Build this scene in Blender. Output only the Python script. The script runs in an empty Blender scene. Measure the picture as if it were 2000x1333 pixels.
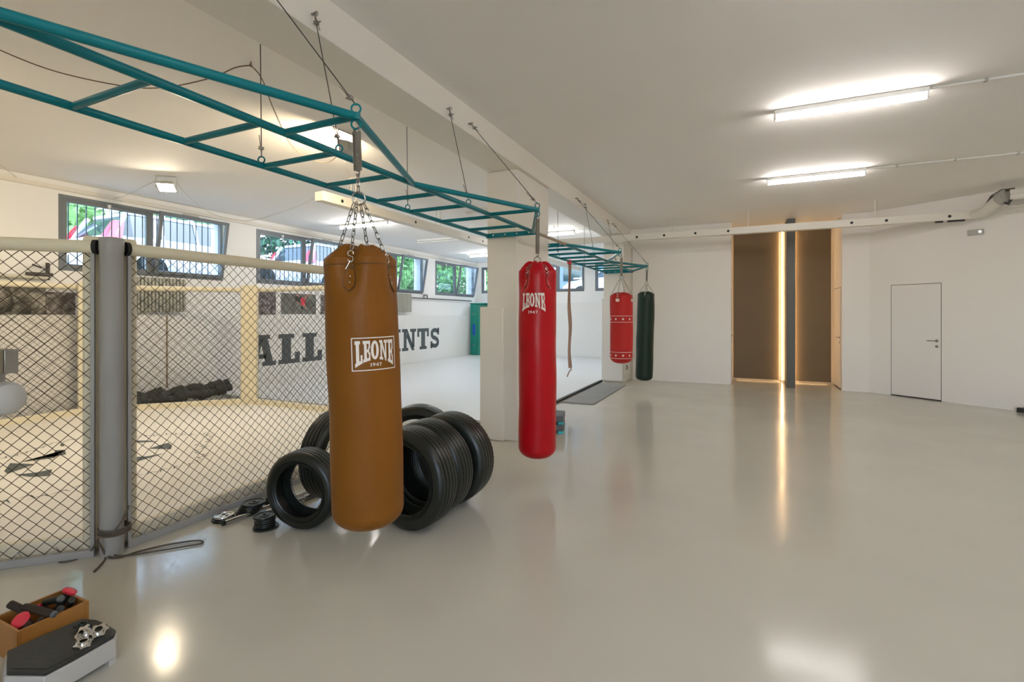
import bpy, bmesh, math, random
from mathutils import Vector, Matrix
PI = math.pi
random.seed(7)
scene = bpy.context.scene
C = scene.collection

# ------------------------------------------------------------------ camera, world, exposure
F_PX, CX, CY, EYE = 960.0, 1000.0, 616.0, 1.5          # focal length in pixels of the 2000x1333 frame, principal point, eye height
YAW = math.atan(450 / 960.0)
SY, CYW = math.sin(YAW), math.cos(YAW)
cam_d = bpy.data.cameras.new('camera')
cam = bpy.data.objects.new('camera', cam_d)
C.objects.link(cam)
cam.location = (0, 0, EYE)
cam.rotation_euler = (PI / 2, 0, YAW)
cam_d.sensor_width = 36
cam_d.lens = F_PX / 2000 * 36
cam_d.shift_y = -(666.5 - CY) / 2000
cam_d.clip_start = 0.05
cam_d.clip_end = 300
scene.camera = cam

world = bpy.data.worlds.new('world')
scene.world = world
world.use_nodes = True
wn = world.node_tree
sky = wn.nodes.new('ShaderNodeTexSky')
sky.sky_type = 'NISHITA'
sky.sun_disc = False
sky.sun_elevation = math.radians(50)
sky.sun_rotation = math.radians(60)
wmix = wn.nodes.new('ShaderNodeMix')
wmix.data_type = 'RGBA'
wmix.inputs[0].default_value = 0.55
wmix.inputs[7].default_value = (0.95, 0.97, 0.98, 1)
wn.links.new(sky.outputs[0], wmix.inputs[6])
wn.links.new(wmix.outputs[2], wn.nodes['Background'].inputs[0])
wn.nodes['Background'].inputs[1].default_value = 2.3

scene.view_settings.view_transform = 'Standard'
scene.view_settings.look = 'None'
scene.view_settings.gamma = 1
scene.view_settings.use_curve_mapping = False
scene.view_settings.exposure = 0.88
scene.cycles.use_denoising = True
scene.cycles.max_bounces = 12
scene.cycles.diffuse_bounces = 10
scene.cycles.glossy_bounces = 4
scene.cycles.transparent_max_bounces = 16
scene.cycles.sample_clamp_indirect = 6
scene.cycles.caustics_reflective = False
scene.cycles.caustics_refractive = False

TUBE_E = 34.0        # emission of the tubes of the hall
TUBE_ROOM_E = 66.0   # emission of the tubes of the mat room
HALO_E = 430.0       # emission of the halogen floodlights
LED_E = 1.1
LED_FIN_E = 17.0         # emission of the warm strips in the niche

# ------------------------------------------------------------------ helpers
def at(u, v, z=0.0):
    """the point of height z that the photo shows at pixel (u, v)"""
    a, b = (u - CX) / F_PX, (CY - v) / F_PX
    k = (z - EYE) / b
    return Vector((k * (-SY + a * CYW), k * (CYW + a * SY), z))

def srgb(r, g, b):
    f = lambda c: (c / 255 / 12.92) if c / 255 <= 0.04045 else ((c / 255 + 0.055) / 1.055) ** 2.4
    return (f(r), f(g), f(b), 1)

def material(name, col, rough=0.6, metal=0.0, noise=0.0, scale=8.0, bump=0.0, bscale=60.0, rvar=0.0, spec=0.5, coat=0.0, emit=None, estr=0.0):
    m = bpy.data.materials.new(name)
    m.use_nodes = True
    nt = m.node_tree
    p = nt.nodes['Principled BSDF']
    if len(col) == 3:
        col = (*col, 1)
    p.inputs['Base Color'].default_value = col
    p.inputs['Roughness'].default_value = rough
    p.inputs['Metallic'].default_value = metal
    p.inputs['Specular IOR Level'].default_value = spec
    p.inputs['Coat Weight'].default_value = coat
    if emit:
        p.inputs['Emission Color'].default_value = (*emit, 1)
        p.inputs['Emission Strength'].default_value = estr
    tc = nt.nodes.new('ShaderNodeTexCoord')
    if noise or rvar:
        n = nt.nodes.new('ShaderNodeTexNoise')
        n.inputs['Scale'].default_value = scale
        n.inputs['Detail'].default_value = 6
        nt.links.new(tc.outputs['Object'], n.inputs['Vector'])
        if noise:
            mix = nt.nodes.new('ShaderNodeMix')
            mix.data_type = 'RGBA'
            mix.inputs[6].default_value = tuple(c * (1 - noise) for c in col[:3]) + (1,)
            mix.inputs[7].default_value = tuple(min(1, c * (1 + noise)) for c in col[:3]) + (1,)
            nt.links.new(n.outputs['Fac'], mix.inputs[0])
            nt.links.new(mix.outputs[2], p.inputs['Base Color'])
        if rvar:
            mr = nt.nodes.new('ShaderNodeMapRange')
            mr.inputs[3].default_value = max(0.02, rough - rvar)
            mr.inputs[4].default_value = rough + rvar
            nt.links.new(n.outputs['Fac'], mr.inputs[0])
            nt.links.new(mr.outputs[0], p.inputs['Roughness'])
    if bump:
        n2 = nt.nodes.new('ShaderNodeTexNoise')
        n2.inputs['Scale'].default_value = bscale
        n2.inputs['Detail'].default_value = 4
        nt.links.new(tc.outputs['Object'], n2.inputs['Vector'])
        bp = nt.nodes.new('ShaderNodeBump')
        bp.inputs['Strength'].default_value = bump
        bp.inputs['Distance'].default_value = 0.01
        nt.links.new(n2.outputs['Fac'], bp.inputs['Height'])
        nt.links.new(bp.outputs[0], p.inputs['Normal'])
    return m

def emission(name, col, strength):
    m = bpy.data.materials.new(name)
    m.use_nodes = True
    nt = m.node_tree
    nt.nodes.clear()
    e = nt.nodes.new('ShaderNodeEmission')
    e.inputs[0].default_value = (*col, 1)
    e.inputs[1].default_value = strength
    o = nt.nodes.new('ShaderNodeOutputMaterial')
    nt.links.new(e.outputs[0], o.inputs[0])
    return m

def pane_glass(name):
    m = bpy.data.materials.new(name)
    m.use_nodes = True
    nt = m.node_tree
    nt.nodes.clear()
    t = nt.nodes.new('ShaderNodeBsdfTransparent')
    t.inputs[0].default_value = (0.86, 0.93, 0.95, 1)
    g = nt.nodes.new('ShaderNodeBsdfGlossy')
    g.inputs['Roughness'].default_value = 0.03
    fc = nt.nodes.new('ShaderNodeLayerWeight')
    fc.inputs[0].default_value = 0.5
    pw = nt.nodes.new('ShaderNodeMath'); pw.operation = 'POWER'; pw.inputs[1].default_value = 4.0
    nt.links.new(fc.outputs['Facing'], pw.inputs[0])
    lw = nt.nodes.new('ShaderNodeMapRange')
    lw.inputs[3].default_value = 0.03; lw.inputs[4].default_value = 0.75
    nt.links.new(pw.outputs[0], lw.inputs[0])
    mx = nt.nodes.new('ShaderNodeMixShader')
    o = nt.nodes.new('ShaderNodeOutputMaterial')
    nt.links.new(lw.outputs[0], mx.inputs[0])
    nt.links.new(t.outputs[0], mx.inputs[1])
    nt.links.new(g.outputs[0], mx.inputs[2])
    nt.links.new(mx.outputs[0], o.inputs[0])
    return m

M = {}
M['wall'] = material('wall_paint', (0.83, 0.80, 0.765), 0.7, noise=0.02, scale=1.5, bump=0.03, bscale=40)
M['wall_room'] = material('wall_paint_cool', (0.85, 0.85, 0.84), 0.7, noise=0.02, scale=1.5, bump=0.03, bscale=40)
M['ceiling'] = material('ceiling_paint', (0.87, 0.85, 0.82), 0.8, noise=0.02, scale=1.2)
M['column'] = material('column_paint', (0.80, 0.765, 0.70), 0.55, noise=0.02, scale=2)
M['pad_white'] = material('white_padding', (0.80, 0.795, 0.775), 0.45, noise=0.02, scale=2)
M['mat_white'] = material('white_mat', (0.78, 0.79, 0.79), 0.32, noise=0.03, scale=0.8, rvar=0.08)
M['black'] = material('black_rubber', (0.012, 0.012, 0.012), 0.6)
M['dark_gap'] = material('dark_gap', (0.02, 0.018, 0.015), 0.9)
M['brown_panel'] = material('brown_panel', (0.155, 0.112, 0.062), 0.6, noise=0.06, scale=3)
M['fin'] = material('grey_fin_paint', (0.10, 0.10, 0.09), 0.5)
M['chrome'] = material('chrome', (0.75, 0.74, 0.72), 0.15, 1.0, rvar=0.05, scale=20)
M['steel'] = material('steel', (0.30, 0.29, 0.27), 0.35, 1.0, noise=0.1, scale=40)
M['spring'] = material('spring_steel', (0.33, 0.31, 0.28), 0.4, 1.0, noise=0.15, scale=60)
M['cable'] = material('steel_cable', (0.10, 0.09, 0.08), 0.5, 0.6)
M['teal'] = material('teal_enamel', srgb(0, 112, 124), 0.30, spec=0.3, noise=0.05, scale=6)
M['cage_cream'] = material('cream_vinyl', (0.80, 0.735, 0.56), 0.42, noise=0.03, scale=4)
M['cage_grey'] = material('grey_powder_coat', (0.34, 0.335, 0.32), 0.42, noise=0.03, scale=6)
M['wire'] = material('brown_coated_wire', (0.040, 0.027, 0.017), 0.45)
M['canvas'] = material('cage_canvas', (0.86, 0.83, 0.76), 0.75, noise=0.03, scale=3, bump=0.05, bscale=300)
M['canvas_print'] = material('canvas_print', (0.085, 0.10, 0.09), 0.7)
M['letter'] = material('lettering_grey', srgb(74, 84, 88), 0.6)
M['leather_brown'] = material('brown_leather', (0.185, 0.068, 0.0075), 0.46, spec=0.16, noise=0.14, scale=3.5, bump=0.15, bscale=90, rvar=0.08)
M['leather_red'] = material('red_leather', (0.39, 0.004, 0.009), 0.30, spec=0.22, noise=0.10, scale=4, bump=0.1, bscale=90)
M['canvas_red'] = material('red_canvas', (0.42, 0.018, 0.016), 0.6, spec=0.25, noise=0.08, scale=5, bump=0.1, bscale=200)
M['bag_green'] = material('dark_green_leather', (0.008, 0.022, 0.015), 0.42, spec=0.25, noise=0.2, scale=5)
M['logo_white'] = material('logo_print', (0.72, 0.66, 0.60), 0.5)
M['tab_edge'] = material('leather_edge', (0.05, 0.03, 0.012), 0.6)
M['tyre'] = material('tyre_rubber', (0.009, 0.012, 0.009), 0.36, noise=0.3, scale=12, rvar=0.08)
M['iron'] = material('painted_iron', (0.018, 0.022, 0.018), 0.35, 0.3, bump=0.1)
M['window_grey'] = material('window_frame_grey', (0.16, 0.18, 0.20), 0.45)
M['bar'] = material('grille_bar', (0.09, 0.12, 0.16), 0.5)
M['glass'] = pane_glass('window_glass')
M['radiator'] = material('radiator_enamel', (0.42, 0.42, 0.36), 0.45)
M['pipe_dark'] = material('pipe_dark', (0.06, 0.055, 0.05), 0.5)
M['pipe_light'] = material('pipe_light', (0.60, 0.58, 0.52), 0.5)
M['duct'] = material('duct_paint', (0.74, 0.71, 0.64), 0.6, noise=0.05, scale=5)
M['plastic_white'] = material('white_plastic', (0.78, 0.78, 0.76), 0.45)
M['plastic_grey'] = material('grey_plastic', (0.42, 0.41, 0.38), 0.35)
M['tube'] = emission('tube_light', (1.0, 0.93, 0.89), TUBE_E)
M['tube_room'] = emission('tube_light_room', (1.0, 0.97, 0.94), TUBE_ROOM_E)
M['tube_off'] = material('tube_unlit', (0.75, 0.75, 0.73), 0.35)
M['halogen'] = emission('halogen_light', (1.0, 0.80, 0.52), HALO_E)
M['halogen_low'] = emission('halogen_light_dim', (1.0, 0.84, 0.60), 150.0)
M['led'] = emission('warm_led', (1.0, 0.60, 0.28), LED_E)
M['led_fin'] = emission('warm_led_bright', (1.0, 0.62, 0.30), LED_FIN_E)
M['led_dot'] = emission('white_led', (1.0, 1.0, 1.0), 6)
M['wood'] = material('varnished_wood', (0.36, 0.16, 0.035), 0.4, noise=0.2, scale=6)
M['scale_white'] = material('scale_enamel', (0.50, 0.49, 0.46), 0.4)
M['scale_rubber'] = material('ribbed_rubber', (0.025, 0.027, 0.024), 0.55, noise=0.3, scale=10, bump=0.2)
M['grip'] = material('brown_foam', (0.035, 0.022, 0.014), 0.7, noise=0.2, scale=30)
M['grip_black'] = material('black_foam', (0.012, 0.016, 0.014), 0.5)
M['grip_end'] = material('grey_end_cap', (0.11, 0.125, 0.125), 0.5)
M['red_plastic'] = material('red_plastic', (0.78, 0.045, 0.08), 0.35)
M['rope'] = material('grey_brown_rope', (0.10, 0.08, 0.06), 0.8, noise=0.2, scale=60)
M['cable_white'] = material('white_electric_cable', (0.55, 0.52, 0.44), 0.5)
M['cable_brown'] = material('brown_electric_cable', (0.16, 0.11, 0.07), 0.5)
M['strap'] = material('strap_webbing', (0.42, 0.27, 0.20), 0.7, noise=0.15, scale=20)
M['green_mat'] = material('green_vinyl', (0.0, 0.20, 0.155), 0.35, noise=0.05, scale=3)
M['blue'] = material('blue_label', (0.01, 0.07, 0.50), 0.5)
M['grey_mat'] = material('grey_rubber_tile', (0.26, 0.265, 0.26), 0.6, bump=0.2, bscale=60)
M['step_grey'] = material('step_grey', (0.12, 0.12, 0.13), 0.5)
M['cyan'] = material('cyan_plastic', (0.04, 0.45, 0.52), 0.4)
M['tarp'] = material('dark_tarp', (0.030, 0.035, 0.032), 0.6, noise=0.3, scale=8, bump=0.3, bscale=12)
M['car_white'] = material('white_car_paint', (0.80, 0.82, 0.86), 0.25, coat=0.6)
M['car_glass'] = material('car_glass', (0.03, 0.045, 0.05), 0.06)
M['car_red'] = material('tail_lamp_red', (0.75, 0.03, 0.06), 0.2)
M['asphalt'] = material('asphalt', (0.42, 0.42, 0.41), 0.9, noise=0.2, scale=5)
M['bar_wood'] = material('tan_tube', (0.30, 0.24, 0.17), 0.45)
M['door_white'] = material('door_paint', (0.81, 0.78, 0.755), 0.55)
M['brushed'] = material('brushed_nickel', (0.30, 0.28, 0.26), 0.35, 0.8)

def floor_material():
    m = material('floor_resin', (0.40, 0.388, 0.335), 0.20, noise=0.0, spec=0.27)
    nt = m.node_tree
    p = nt.nodes['Principled BSDF']
    tc = nt.nodes.new('ShaderNodeTexCoord')
    n = nt.nodes.new('ShaderNodeTexNoise')
    n.inputs['Scale'].default_value = 1.1
    n.inputs['Detail'].default_value = 8
    n.inputs['Distortion'].default_value = 0.6
    cr = nt.nodes.new('ShaderNodeMix')
    cr.data_type = 'RGBA'
    cr.inputs[6].default_value = (0.50, 0.488, 0.425, 1)
    cr.inputs[7].default_value = (0.57, 0.556, 0.488, 1)
    nt.links.new(tc.outputs['Object'], n.inputs['Vector'])
    nt.links.new(n.outputs['Fac'], cr.inputs[0])
    nt.links.new(cr.outputs[2], p.inputs['Base Color'])
    mr = nt.nodes.new('ShaderNodeMapRange')
    mr.inputs[1].default_value = 0.3
    mr.inputs[2].default_value = 0.7
    mr.inputs[3].default_value = 0.09
    mr.inputs[4].default_value = 0.18
    nt.links.new(n.outputs['Fac'], mr.inputs[0])
    nt.links.new(mr.outputs[0], p.inputs['Roughness'])
    n2 = nt.nodes.new('ShaderNodeTexNoise')
    n2.inputs['Scale'].default_value = 9
    n2.inputs['Detail'].default_value = 3
    bp = nt.nodes.new('ShaderNodeBump')
    bp.inputs['Strength'].default_value = 0.05
    bp.inputs['Distance'].default_value = 0.01
    nt.links.new(tc.outputs['Object'], n2.inputs['Vector'])
    nt.links.new(n2.outputs['Fac'], bp.inputs['Height'])
    nt.links.new(bp.outputs[0], p.inputs['Normal'])
    return m
M['floor'] = floor_material()

class MB:
    """collects shapes into one mesh"""
    def __init__(self):
        self.v = []; self.f = []; self.chunks = []
    def add(self, vs, fs):
        n = len(self.v)
        self.chunks.append(n)
        self.v += [tuple(p) for p in vs]
        self.f += [tuple(n + i for i in f) for f in fs]
        return self
    def box(self, lo, hi, mat=None):
        x0, y0, z0 = lo; x1, y1, z1 = hi
        vs = [Vector(p) for p in ((x0, y0, z0), (x1, y0, z0), (x1, y1, z0), (x0, y1, z0), (x0, y0, z1), (x1, y0, z1), (x1, y1, z1), (x0, y1, z1))]
        if mat: vs = [mat @ p for p in vs]
        return self.add(vs, [(3, 2, 1, 0), (4, 5, 6, 7), (0, 1, 5, 4), (1, 2, 6, 5), (2, 3, 7, 6), (3, 0, 4, 7)])
    def prism(self, pts, z0, z1, mat=None):
        n = len(pts)
        vs = [Vector((x, y, z0)) for x, y in pts] + [Vector((x, y, z1)) for x, y in pts]
        if mat: vs = [mat @ p for p in vs]
        fs = [tuple(range(n))[::-1], tuple(range(n, 2 * n))] + [(i, (i + 1) % n, n + (i + 1) % n, n + i) for i in range(n)]
        return self.add(vs, fs)
    def tube(self, path, r, n=8, closed=False, caps=True, up=None):
        path = [Vector(p) for p in path]
        m = len(path)
        rs = r if isinstance(r, (list, tuple)) else [r] * m
        vs = []
        ref = None
        for i, p in enumerate(path):
            if closed:
                t = path[(i + 1) % m] - path[i - 1]
            else:
                t = path[min(i + 1, m - 1)] - path[max(i - 1, 0)]
            t.normalize()
            if ref is None:
                ref = Vector(up) if up else (Vector((0, 0, 1)) if abs(t.z) < 0.9 else Vector((1, 0, 0)))
            a = (ref - t * ref.dot(t))
            if a.length < 1e-5: a = t.orthogonal()
            a.normalize()
            ref = a
            b = t.cross(a)
            for k in range(n):
                th = 2 * PI * k / n
                vs.append(p + (a * math.cos(th) + b * math.sin(th)) * rs[i])
        fs = []
        for i in range(m if closed else m - 1):
            j = (i + 1) % m
            for k in range(n):
                l = (k + 1) % n
                fs.append((i * n + k, i * n + l, j * n + l, j * n + k))
        if caps and not closed:
            fs.append(tuple(range(n))[::-1])
            fs.append(tuple((m - 1) * n + k for k in range(n)))
        return self.add(vs, fs)
    def ring(self, c, R, r, axis=(0, 0, 1), n=20, k=6):
        ax = Vector(axis).normalized()
        e1 = ax.orthogonal().normalized(); e2 = ax.cross(e1)
        c = Vector(c)
        return self.tube([c + (e1 * math.cos(2 * PI * i / n) + e2 * math.sin(2 * PI * i / n)) * R for i in range(n)], r, k, closed=True, up=ax)
    def lathe(self, prof, n=32, mat=None, close=False):
        """prof: (radius, height) pairs, turned about local Z"""
        vs = []
        for r, z in prof:
            for k in range(n):
                th = 2 * PI * k / n
                p = Vector((r * math.cos(th), r * math.sin(th), z))
                vs.append(mat @ p if mat else p)
        fs = []
        m = len(prof)
        for i in range(m if close else m - 1):
            j = (i + 1) % m
            for k in range(n):
                l = (k + 1) % n
                fs.append((i * n + k, i * n + l, j * n + l, j * n + k))
        if not close:
            if prof[0][0] > 1e-6: fs.append(tuple(range(n))[::-1])
            if prof[-1][0] > 1e-6: fs.append(tuple((m - 1) * n + k for k in range(n)))
        return self.add(vs, fs)
    def groups(self):
        """the shapes sorted into pieces that touch one another"""
        ch = self.chunks + [len(self.v)]
        bb = []
        for i in range(len(ch) - 1):
            p = self.v[ch[i]:ch[i + 1]]
            bb.append([min(q_[k] for q_ in p) - 0.003 for k in range(3)] + [max(q_[k] for q_ in p) + 0.003 for k in range(3)])
        root = list(range(len(bb)))
        def find(i):
            while root[i] != i: root[i] = root[root[i]]; i = root[i]
            return i
        for i in range(len(bb)):
            for j in range(i):
                if all(bb[i][k] <= bb[j][k + 3] and bb[j][k] <= bb[i][k + 3] for k in range(3)): root[find(i)] = find(j)
        g = {}
        for i in range(len(bb)): g.setdefault(find(i), []).append(i)
        return list(g.values()), ch
    def build(self, name, mat, parent=None, smooth=False, bevel=0.0, segs=2, loc=None, rot=None, whole=False):
        if not whole and 1 < len(self.chunks) <= 400:
            gs, ch = self.groups()
            if len(gs) > 1:
                first = None
                for g in gs:
                    m_ = MB(); m_.flat = getattr(self, 'flat', False)
                    for i in g:
                        a, e = ch[i], ch[i + 1]
                        m_.add(self.v[a:e], [tuple(k - a for k in f) for f in self.f if a <= f[0] < e])
                    o = m_.build(name, mat, parent, smooth, bevel, segs, loc, rot, True)
                    first = first or o
                return first
        me = bpy.data.meshes.new(name)
        me.from_pydata(self.v, [], self.f)
        me.materials.append(mat)
        bm = bmesh.new(); bm.from_mesh(me)
        if not getattr(self, 'flat', False):
            bmesh.ops.recalc_face_normals(bm, faces=bm.faces)
        bm.to_mesh(me); bm.free()
        if smooth:
            me.shade_smooth()
            me.set_sharp_from_angle(angle=math.radians(38))
        o = bpy.data.objects.new(name, me)
        C.objects.link(o)
        if parent: o.parent = parent
        if loc is not None: o.location = loc
        if rot is not None: o.rotation_euler = rot
        if bevel:
            b = o.modifiers.new('bevel', 'BEVEL')
            b.width = bevel; b.segments = segs; b.limit_method = 'ANGLE'; b.angle_limit = math.radians(40)
            me.shade_smooth(); me.set_sharp_from_angle(angle=math.radians(38))
        return o

def tag(o, label, cat, group=None, kind=None):
    o['label'] = label; o['category'] = cat
    if group: o['group'] = group
    if kind: o['kind'] = kind
    return o
def thing(name, label, cat, loc=(0, 0, 0), rz=0.0, group=None, kind=None):
    o = bpy.data.objects.new(name, None)
    o.empty_display_size = 0.1
    C.objects.link(o)
    o.location = loc; o.rotation_euler = (0, 0, rz)
    return tag(o, label, cat, group, kind)
def struct(o):
    o['kind'] = 'structure'
    return o
def structroot(name, loc=(0, 0, 0)):
    o = bpy.data.objects.new(name, None); C.objects.link(o); o.location = loc
    return struct(o)
def copy_tree(o, parent=None):
    c = o.copy(); C.objects.link(c)
    if parent: c.parent = parent
    for ch in list(o.children): copy_tree(ch, c)
    return c
def rotz(a): return Matrix.Rotation(a, 4, 'Z')
def T(x, y, z): return Matrix.Translation((x, y, z))

# ------------------------------------------------------------------ the room
H, BEAM_Z = 3.5, 3.24
LWX, FWY, BWY = -9.2, 16.5, 11.6      # left wall, far wall of the mat room, back wall of the hall
RW = [(1.79, 11.6), (2.24, 11.58), (3.96, 10.27), (7.0, 7.95), (7.0, -4.0)]
struct(MB().box((-9.6, -4.2, -0.15), (7.3, 16.9, 0)).build('floor', M['floor']))
struct(MB().box((-9.6, -4.2, H), (7.3, 16.9, H + 0.2)).build('ceiling', M['ceiling']))
# hall walls
w = MB()
w.box((-2.38, BWY, 0), (-0.22, 16.5, H))                      # back wall left of the niche, reaching back beside the mat room
w.build('wall_back', M['wall']); struct(bpy.data.objects['wall_back'])
w = MB()
out = [(7.3, -4.0), (7.3, 13.3), (1.79, 13.3)]
w.prism(RW + out, 0, H)
struct(w.build('wall_right', M['wall']))
w = MB()                                                     # unseen wall; its wide opening is added to let fill daylight in
w.box((-9.6, -4.2, 0), (7.3, -4.0, 1.2)); w.box((-9.6, -4.2, 3.1), (7.3, -4.0, H)); w.box((-9.6, -4.2, 1.2), (0.5, -4.0, 3.1)); w.box((4.0, -4.2, 1.2), (7.3, -4.0, 3.1))
struct(w.build('wall_rear', M['wall'], whole=True))
w = MB(); w.box((-0.3, 12.8, 0), (1.9, 12.95, H))
struct(w.build('wall_niche', M['wall']))
# beam and columns
struct(MB().box((-2.8, -4.0, BEAM_Z), (-2.37, BWY, H)).build('trim_beam', M['column'], bevel=0.006))
col1 = struct(MB().box((-2.82, 5.3, 0), (-2.42, 6.35, BEAM_Z)).build('column_near', M['column'], bevel=0.01))
col2 = struct(MB().box((-2.84, 10.93, 0), (-2.38, 11.62, BEAM_Z)).build('column_far', M['column'], bevel=0.01))
struct(MB().box((-2.84, 11.62, 0), (-2.38, 16.5, H)).build('wall_partition', M['wall_room']))
struct(MB().box((-2.36, 11.585, 0), (-2.32, 11.6, 3.06)).build('trim_conduit', M['pipe_light']))

# left wall with window openings
WZ0, WZ1 = 2.17, 3.31
lw_open = [(3.75, 6.30), (7.03, 9.58), (10.35, 12.95), (13.64, 16.22)]
w = MB()
w.box((-9.55, -4.2, 0), (LWX, 16.9, WZ0)); w.box((-9.55, -4.2, WZ1), (LWX, 16.9, H))
ys = [-4.2] + [y for o_ in lw_open for y in o_] + [16.9]
for i in range(0, len(ys), 2): w.box((-9.55, ys[i], WZ0), (LWX, ys[i + 1], WZ1))
struct(w.build('wall_left', M['wall_room']))
fw_open = [(-9.02, -7.3), (-6.9, -4.97), (-4.58, -3.1)]
FZ0, FZ1 = 2.33, 3.32
w = MB()
w.box((LWX, FWY, 0), (-2.4, 16.85, FZ0)); w.box((LWX, FWY, FZ1), (-2.4, 16.85, H))
xs = [LWX] + [x for o_ in fw_open for x in o_] + [-2.4]
for i in range(0, len(xs), 2): w.box((xs[i], FWY, FZ0), (xs[i + 1], 16.85, FZ1))
struct(w.build('wall_far', M['wall_room']))

# windows: a fixed leaf and a bottom-hung leaf tipped into the room
def leaf(parent, y0, y1, z0, z1, tilt, x=0.0):
    """a glazed leaf in the local Y-Z plane, hinged at its bottom edge"""
    f = 0.055
    m = T(x, 0, z0) @ Matrix.Rotation(tilt, 4, 'Y')
    hh = z1 - z0
    b = MB()
    b.box((-0.025, y0, 0), (0.03, y0 + f, hh), m); b.box((-0.025, y1 - f, 0), (0.03, y1, hh), m)
    b.box((-0.025, y0 + f, 0), (0.03, y1 - f, f), m); b.box((-0.025, y0 + f, hh - f), (0.03, y1 - f, hh), m)
    s = b.build('sash', M['window_grey'], parent, bevel=0.004)
    g = MB(); g.box((-0.004, y0 + f, f), (0.004, y1 - f, hh - f), m)
    g.build('pane', M['glass'], s)
    return s
def window(name, loc, rz, width, z0, z1, tilt=True, bars=True):
    """local X points into the room, local Y runs along the wall"""
    r = structroot(name, loc); r.rotation_euler = (0, 0, rz)
    f = 0.05
    b = MB()
    for y0, y1, a0, a1 in ((0, f, z0, z1), (width - f, width, z0, z1), (f, width - f, z0, z0 + f), (f, width - f, z1 - f, z1)):
        b.box((-0.06, y0, a0), (0.012, y1, a1))
    b.box((-0.06, width / 2 - 0.03, z0 + f), (0.005, width / 2 + 0.03, z1 - f))
    b.build('window_frame', M['window_grey'], r, bevel=0.003)
    leaf(r, f, width / 2 - 0.03, z0 + f, z1 - f, 0.0, -0.02)
    leaf(r, width / 2 + 0.02, width - 0.01, z0 + f, z1 - 0.01, math.radians(10) if tilt else 0.0, 0.02)
    h = MB(); h.box((0.012, width * 0.25 - 0.02, z1 - 0.09), (0.05, width * 0.25 + 0.02, z1 - 0.045))
    h.box((0.03, width * 0.25 - 0.008, z1 - 0.15), (0.045, width * 0.25 + 0.008, z1 - 0.07))
    h.build('handle', M['plastic_white'], r, bevel=0.003)
    h = MB(); h.box((0.015, width * 0.70, z1 - 0.03), (0.06, width * 0.70 + 0.28, z1 + 0.025))
    h.tube([(0.05, width * 0.70 + 0.3, z1), (0.16, width * 0.70 + 0.34, z1 - 0.02)], 0.006, 6)
    h.build('opener', M['plastic_grey'], r, bevel=0.004)
    if bars:
        g = MB()
        n = int(width / 0.115)
        for i in range(1, n):
            y = i * width / n
            g.tube([(-0.26, y, z0 + 0.01), (-0.26, y, z1 - 0.01)], 0.0085, 6)
        for z in (z0 + 0.08, z0 + 0.42, z1 - 0.1):
            g.box((-0.268, 0.0, z - 0.003), (-0.252, width, z + 0.003))
        g.build('security_grille', M['bar'], r)
    return r
for i, (a, b_) in enumerate(lw_open):
    window('window_%d' % (i + 1), (LWX - 0.012, a, 0), 0, b_ - a, WZ0, WZ1)
for i, (a, b_) in enumerate(fw_open):
    window('window_%d' % (i + 5), (a, FWY + 0.012, 0), -PI / 2, b_ - a, FZ0, FZ1, tilt=False, bars=False)

# ------------------------------------------------------------------ slab lettering
def ribbon(pts, t):
    pts = [Vector((x, y)) for x, y in pts]
    L_, R_ = [], []
    for i, p in enumerate(pts):
        d = (pts[min(i + 1, len(pts) - 1)] - pts[max(i - 1, 0)]).normalized()
        n = Vector((-d.y, d.x))
        tt = t[i] if isinstance(t, (list, tuple)) else t
        L_.append(p + n * tt / 2); R_.append(p - n * tt / 2)
    return [[R_[i], R_[i + 1], L_[i + 1], L_[i]] for i in range(len(pts) - 1)]
def q(x0, y0, x1, y1): return [(x0, y0), (x1, y0), (x1, y1), (x0, y1)]
def arc(cx, cy, rx, ry, a0, a1, n=14):
    return [(cx + rx * math.cos(math.radians(a0 + (a1 - a0) * i / n)), cy + ry * math.sin(math.radians(a0 + (a1 - a0) * i / n))) for i in range(n + 1)]
def ellring(cx, cy, rx, ry, ix, iy, n=28, a0=0, a1=360):
    o_, i_ = arc(cx, cy, rx, ry, a0, a1, n), arc(cx, cy, ix, iy, a0, a1, n)
    return [[o_[k], o_[k + 1], i_[k + 1], i_[k]] for k in range(n)]
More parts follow.
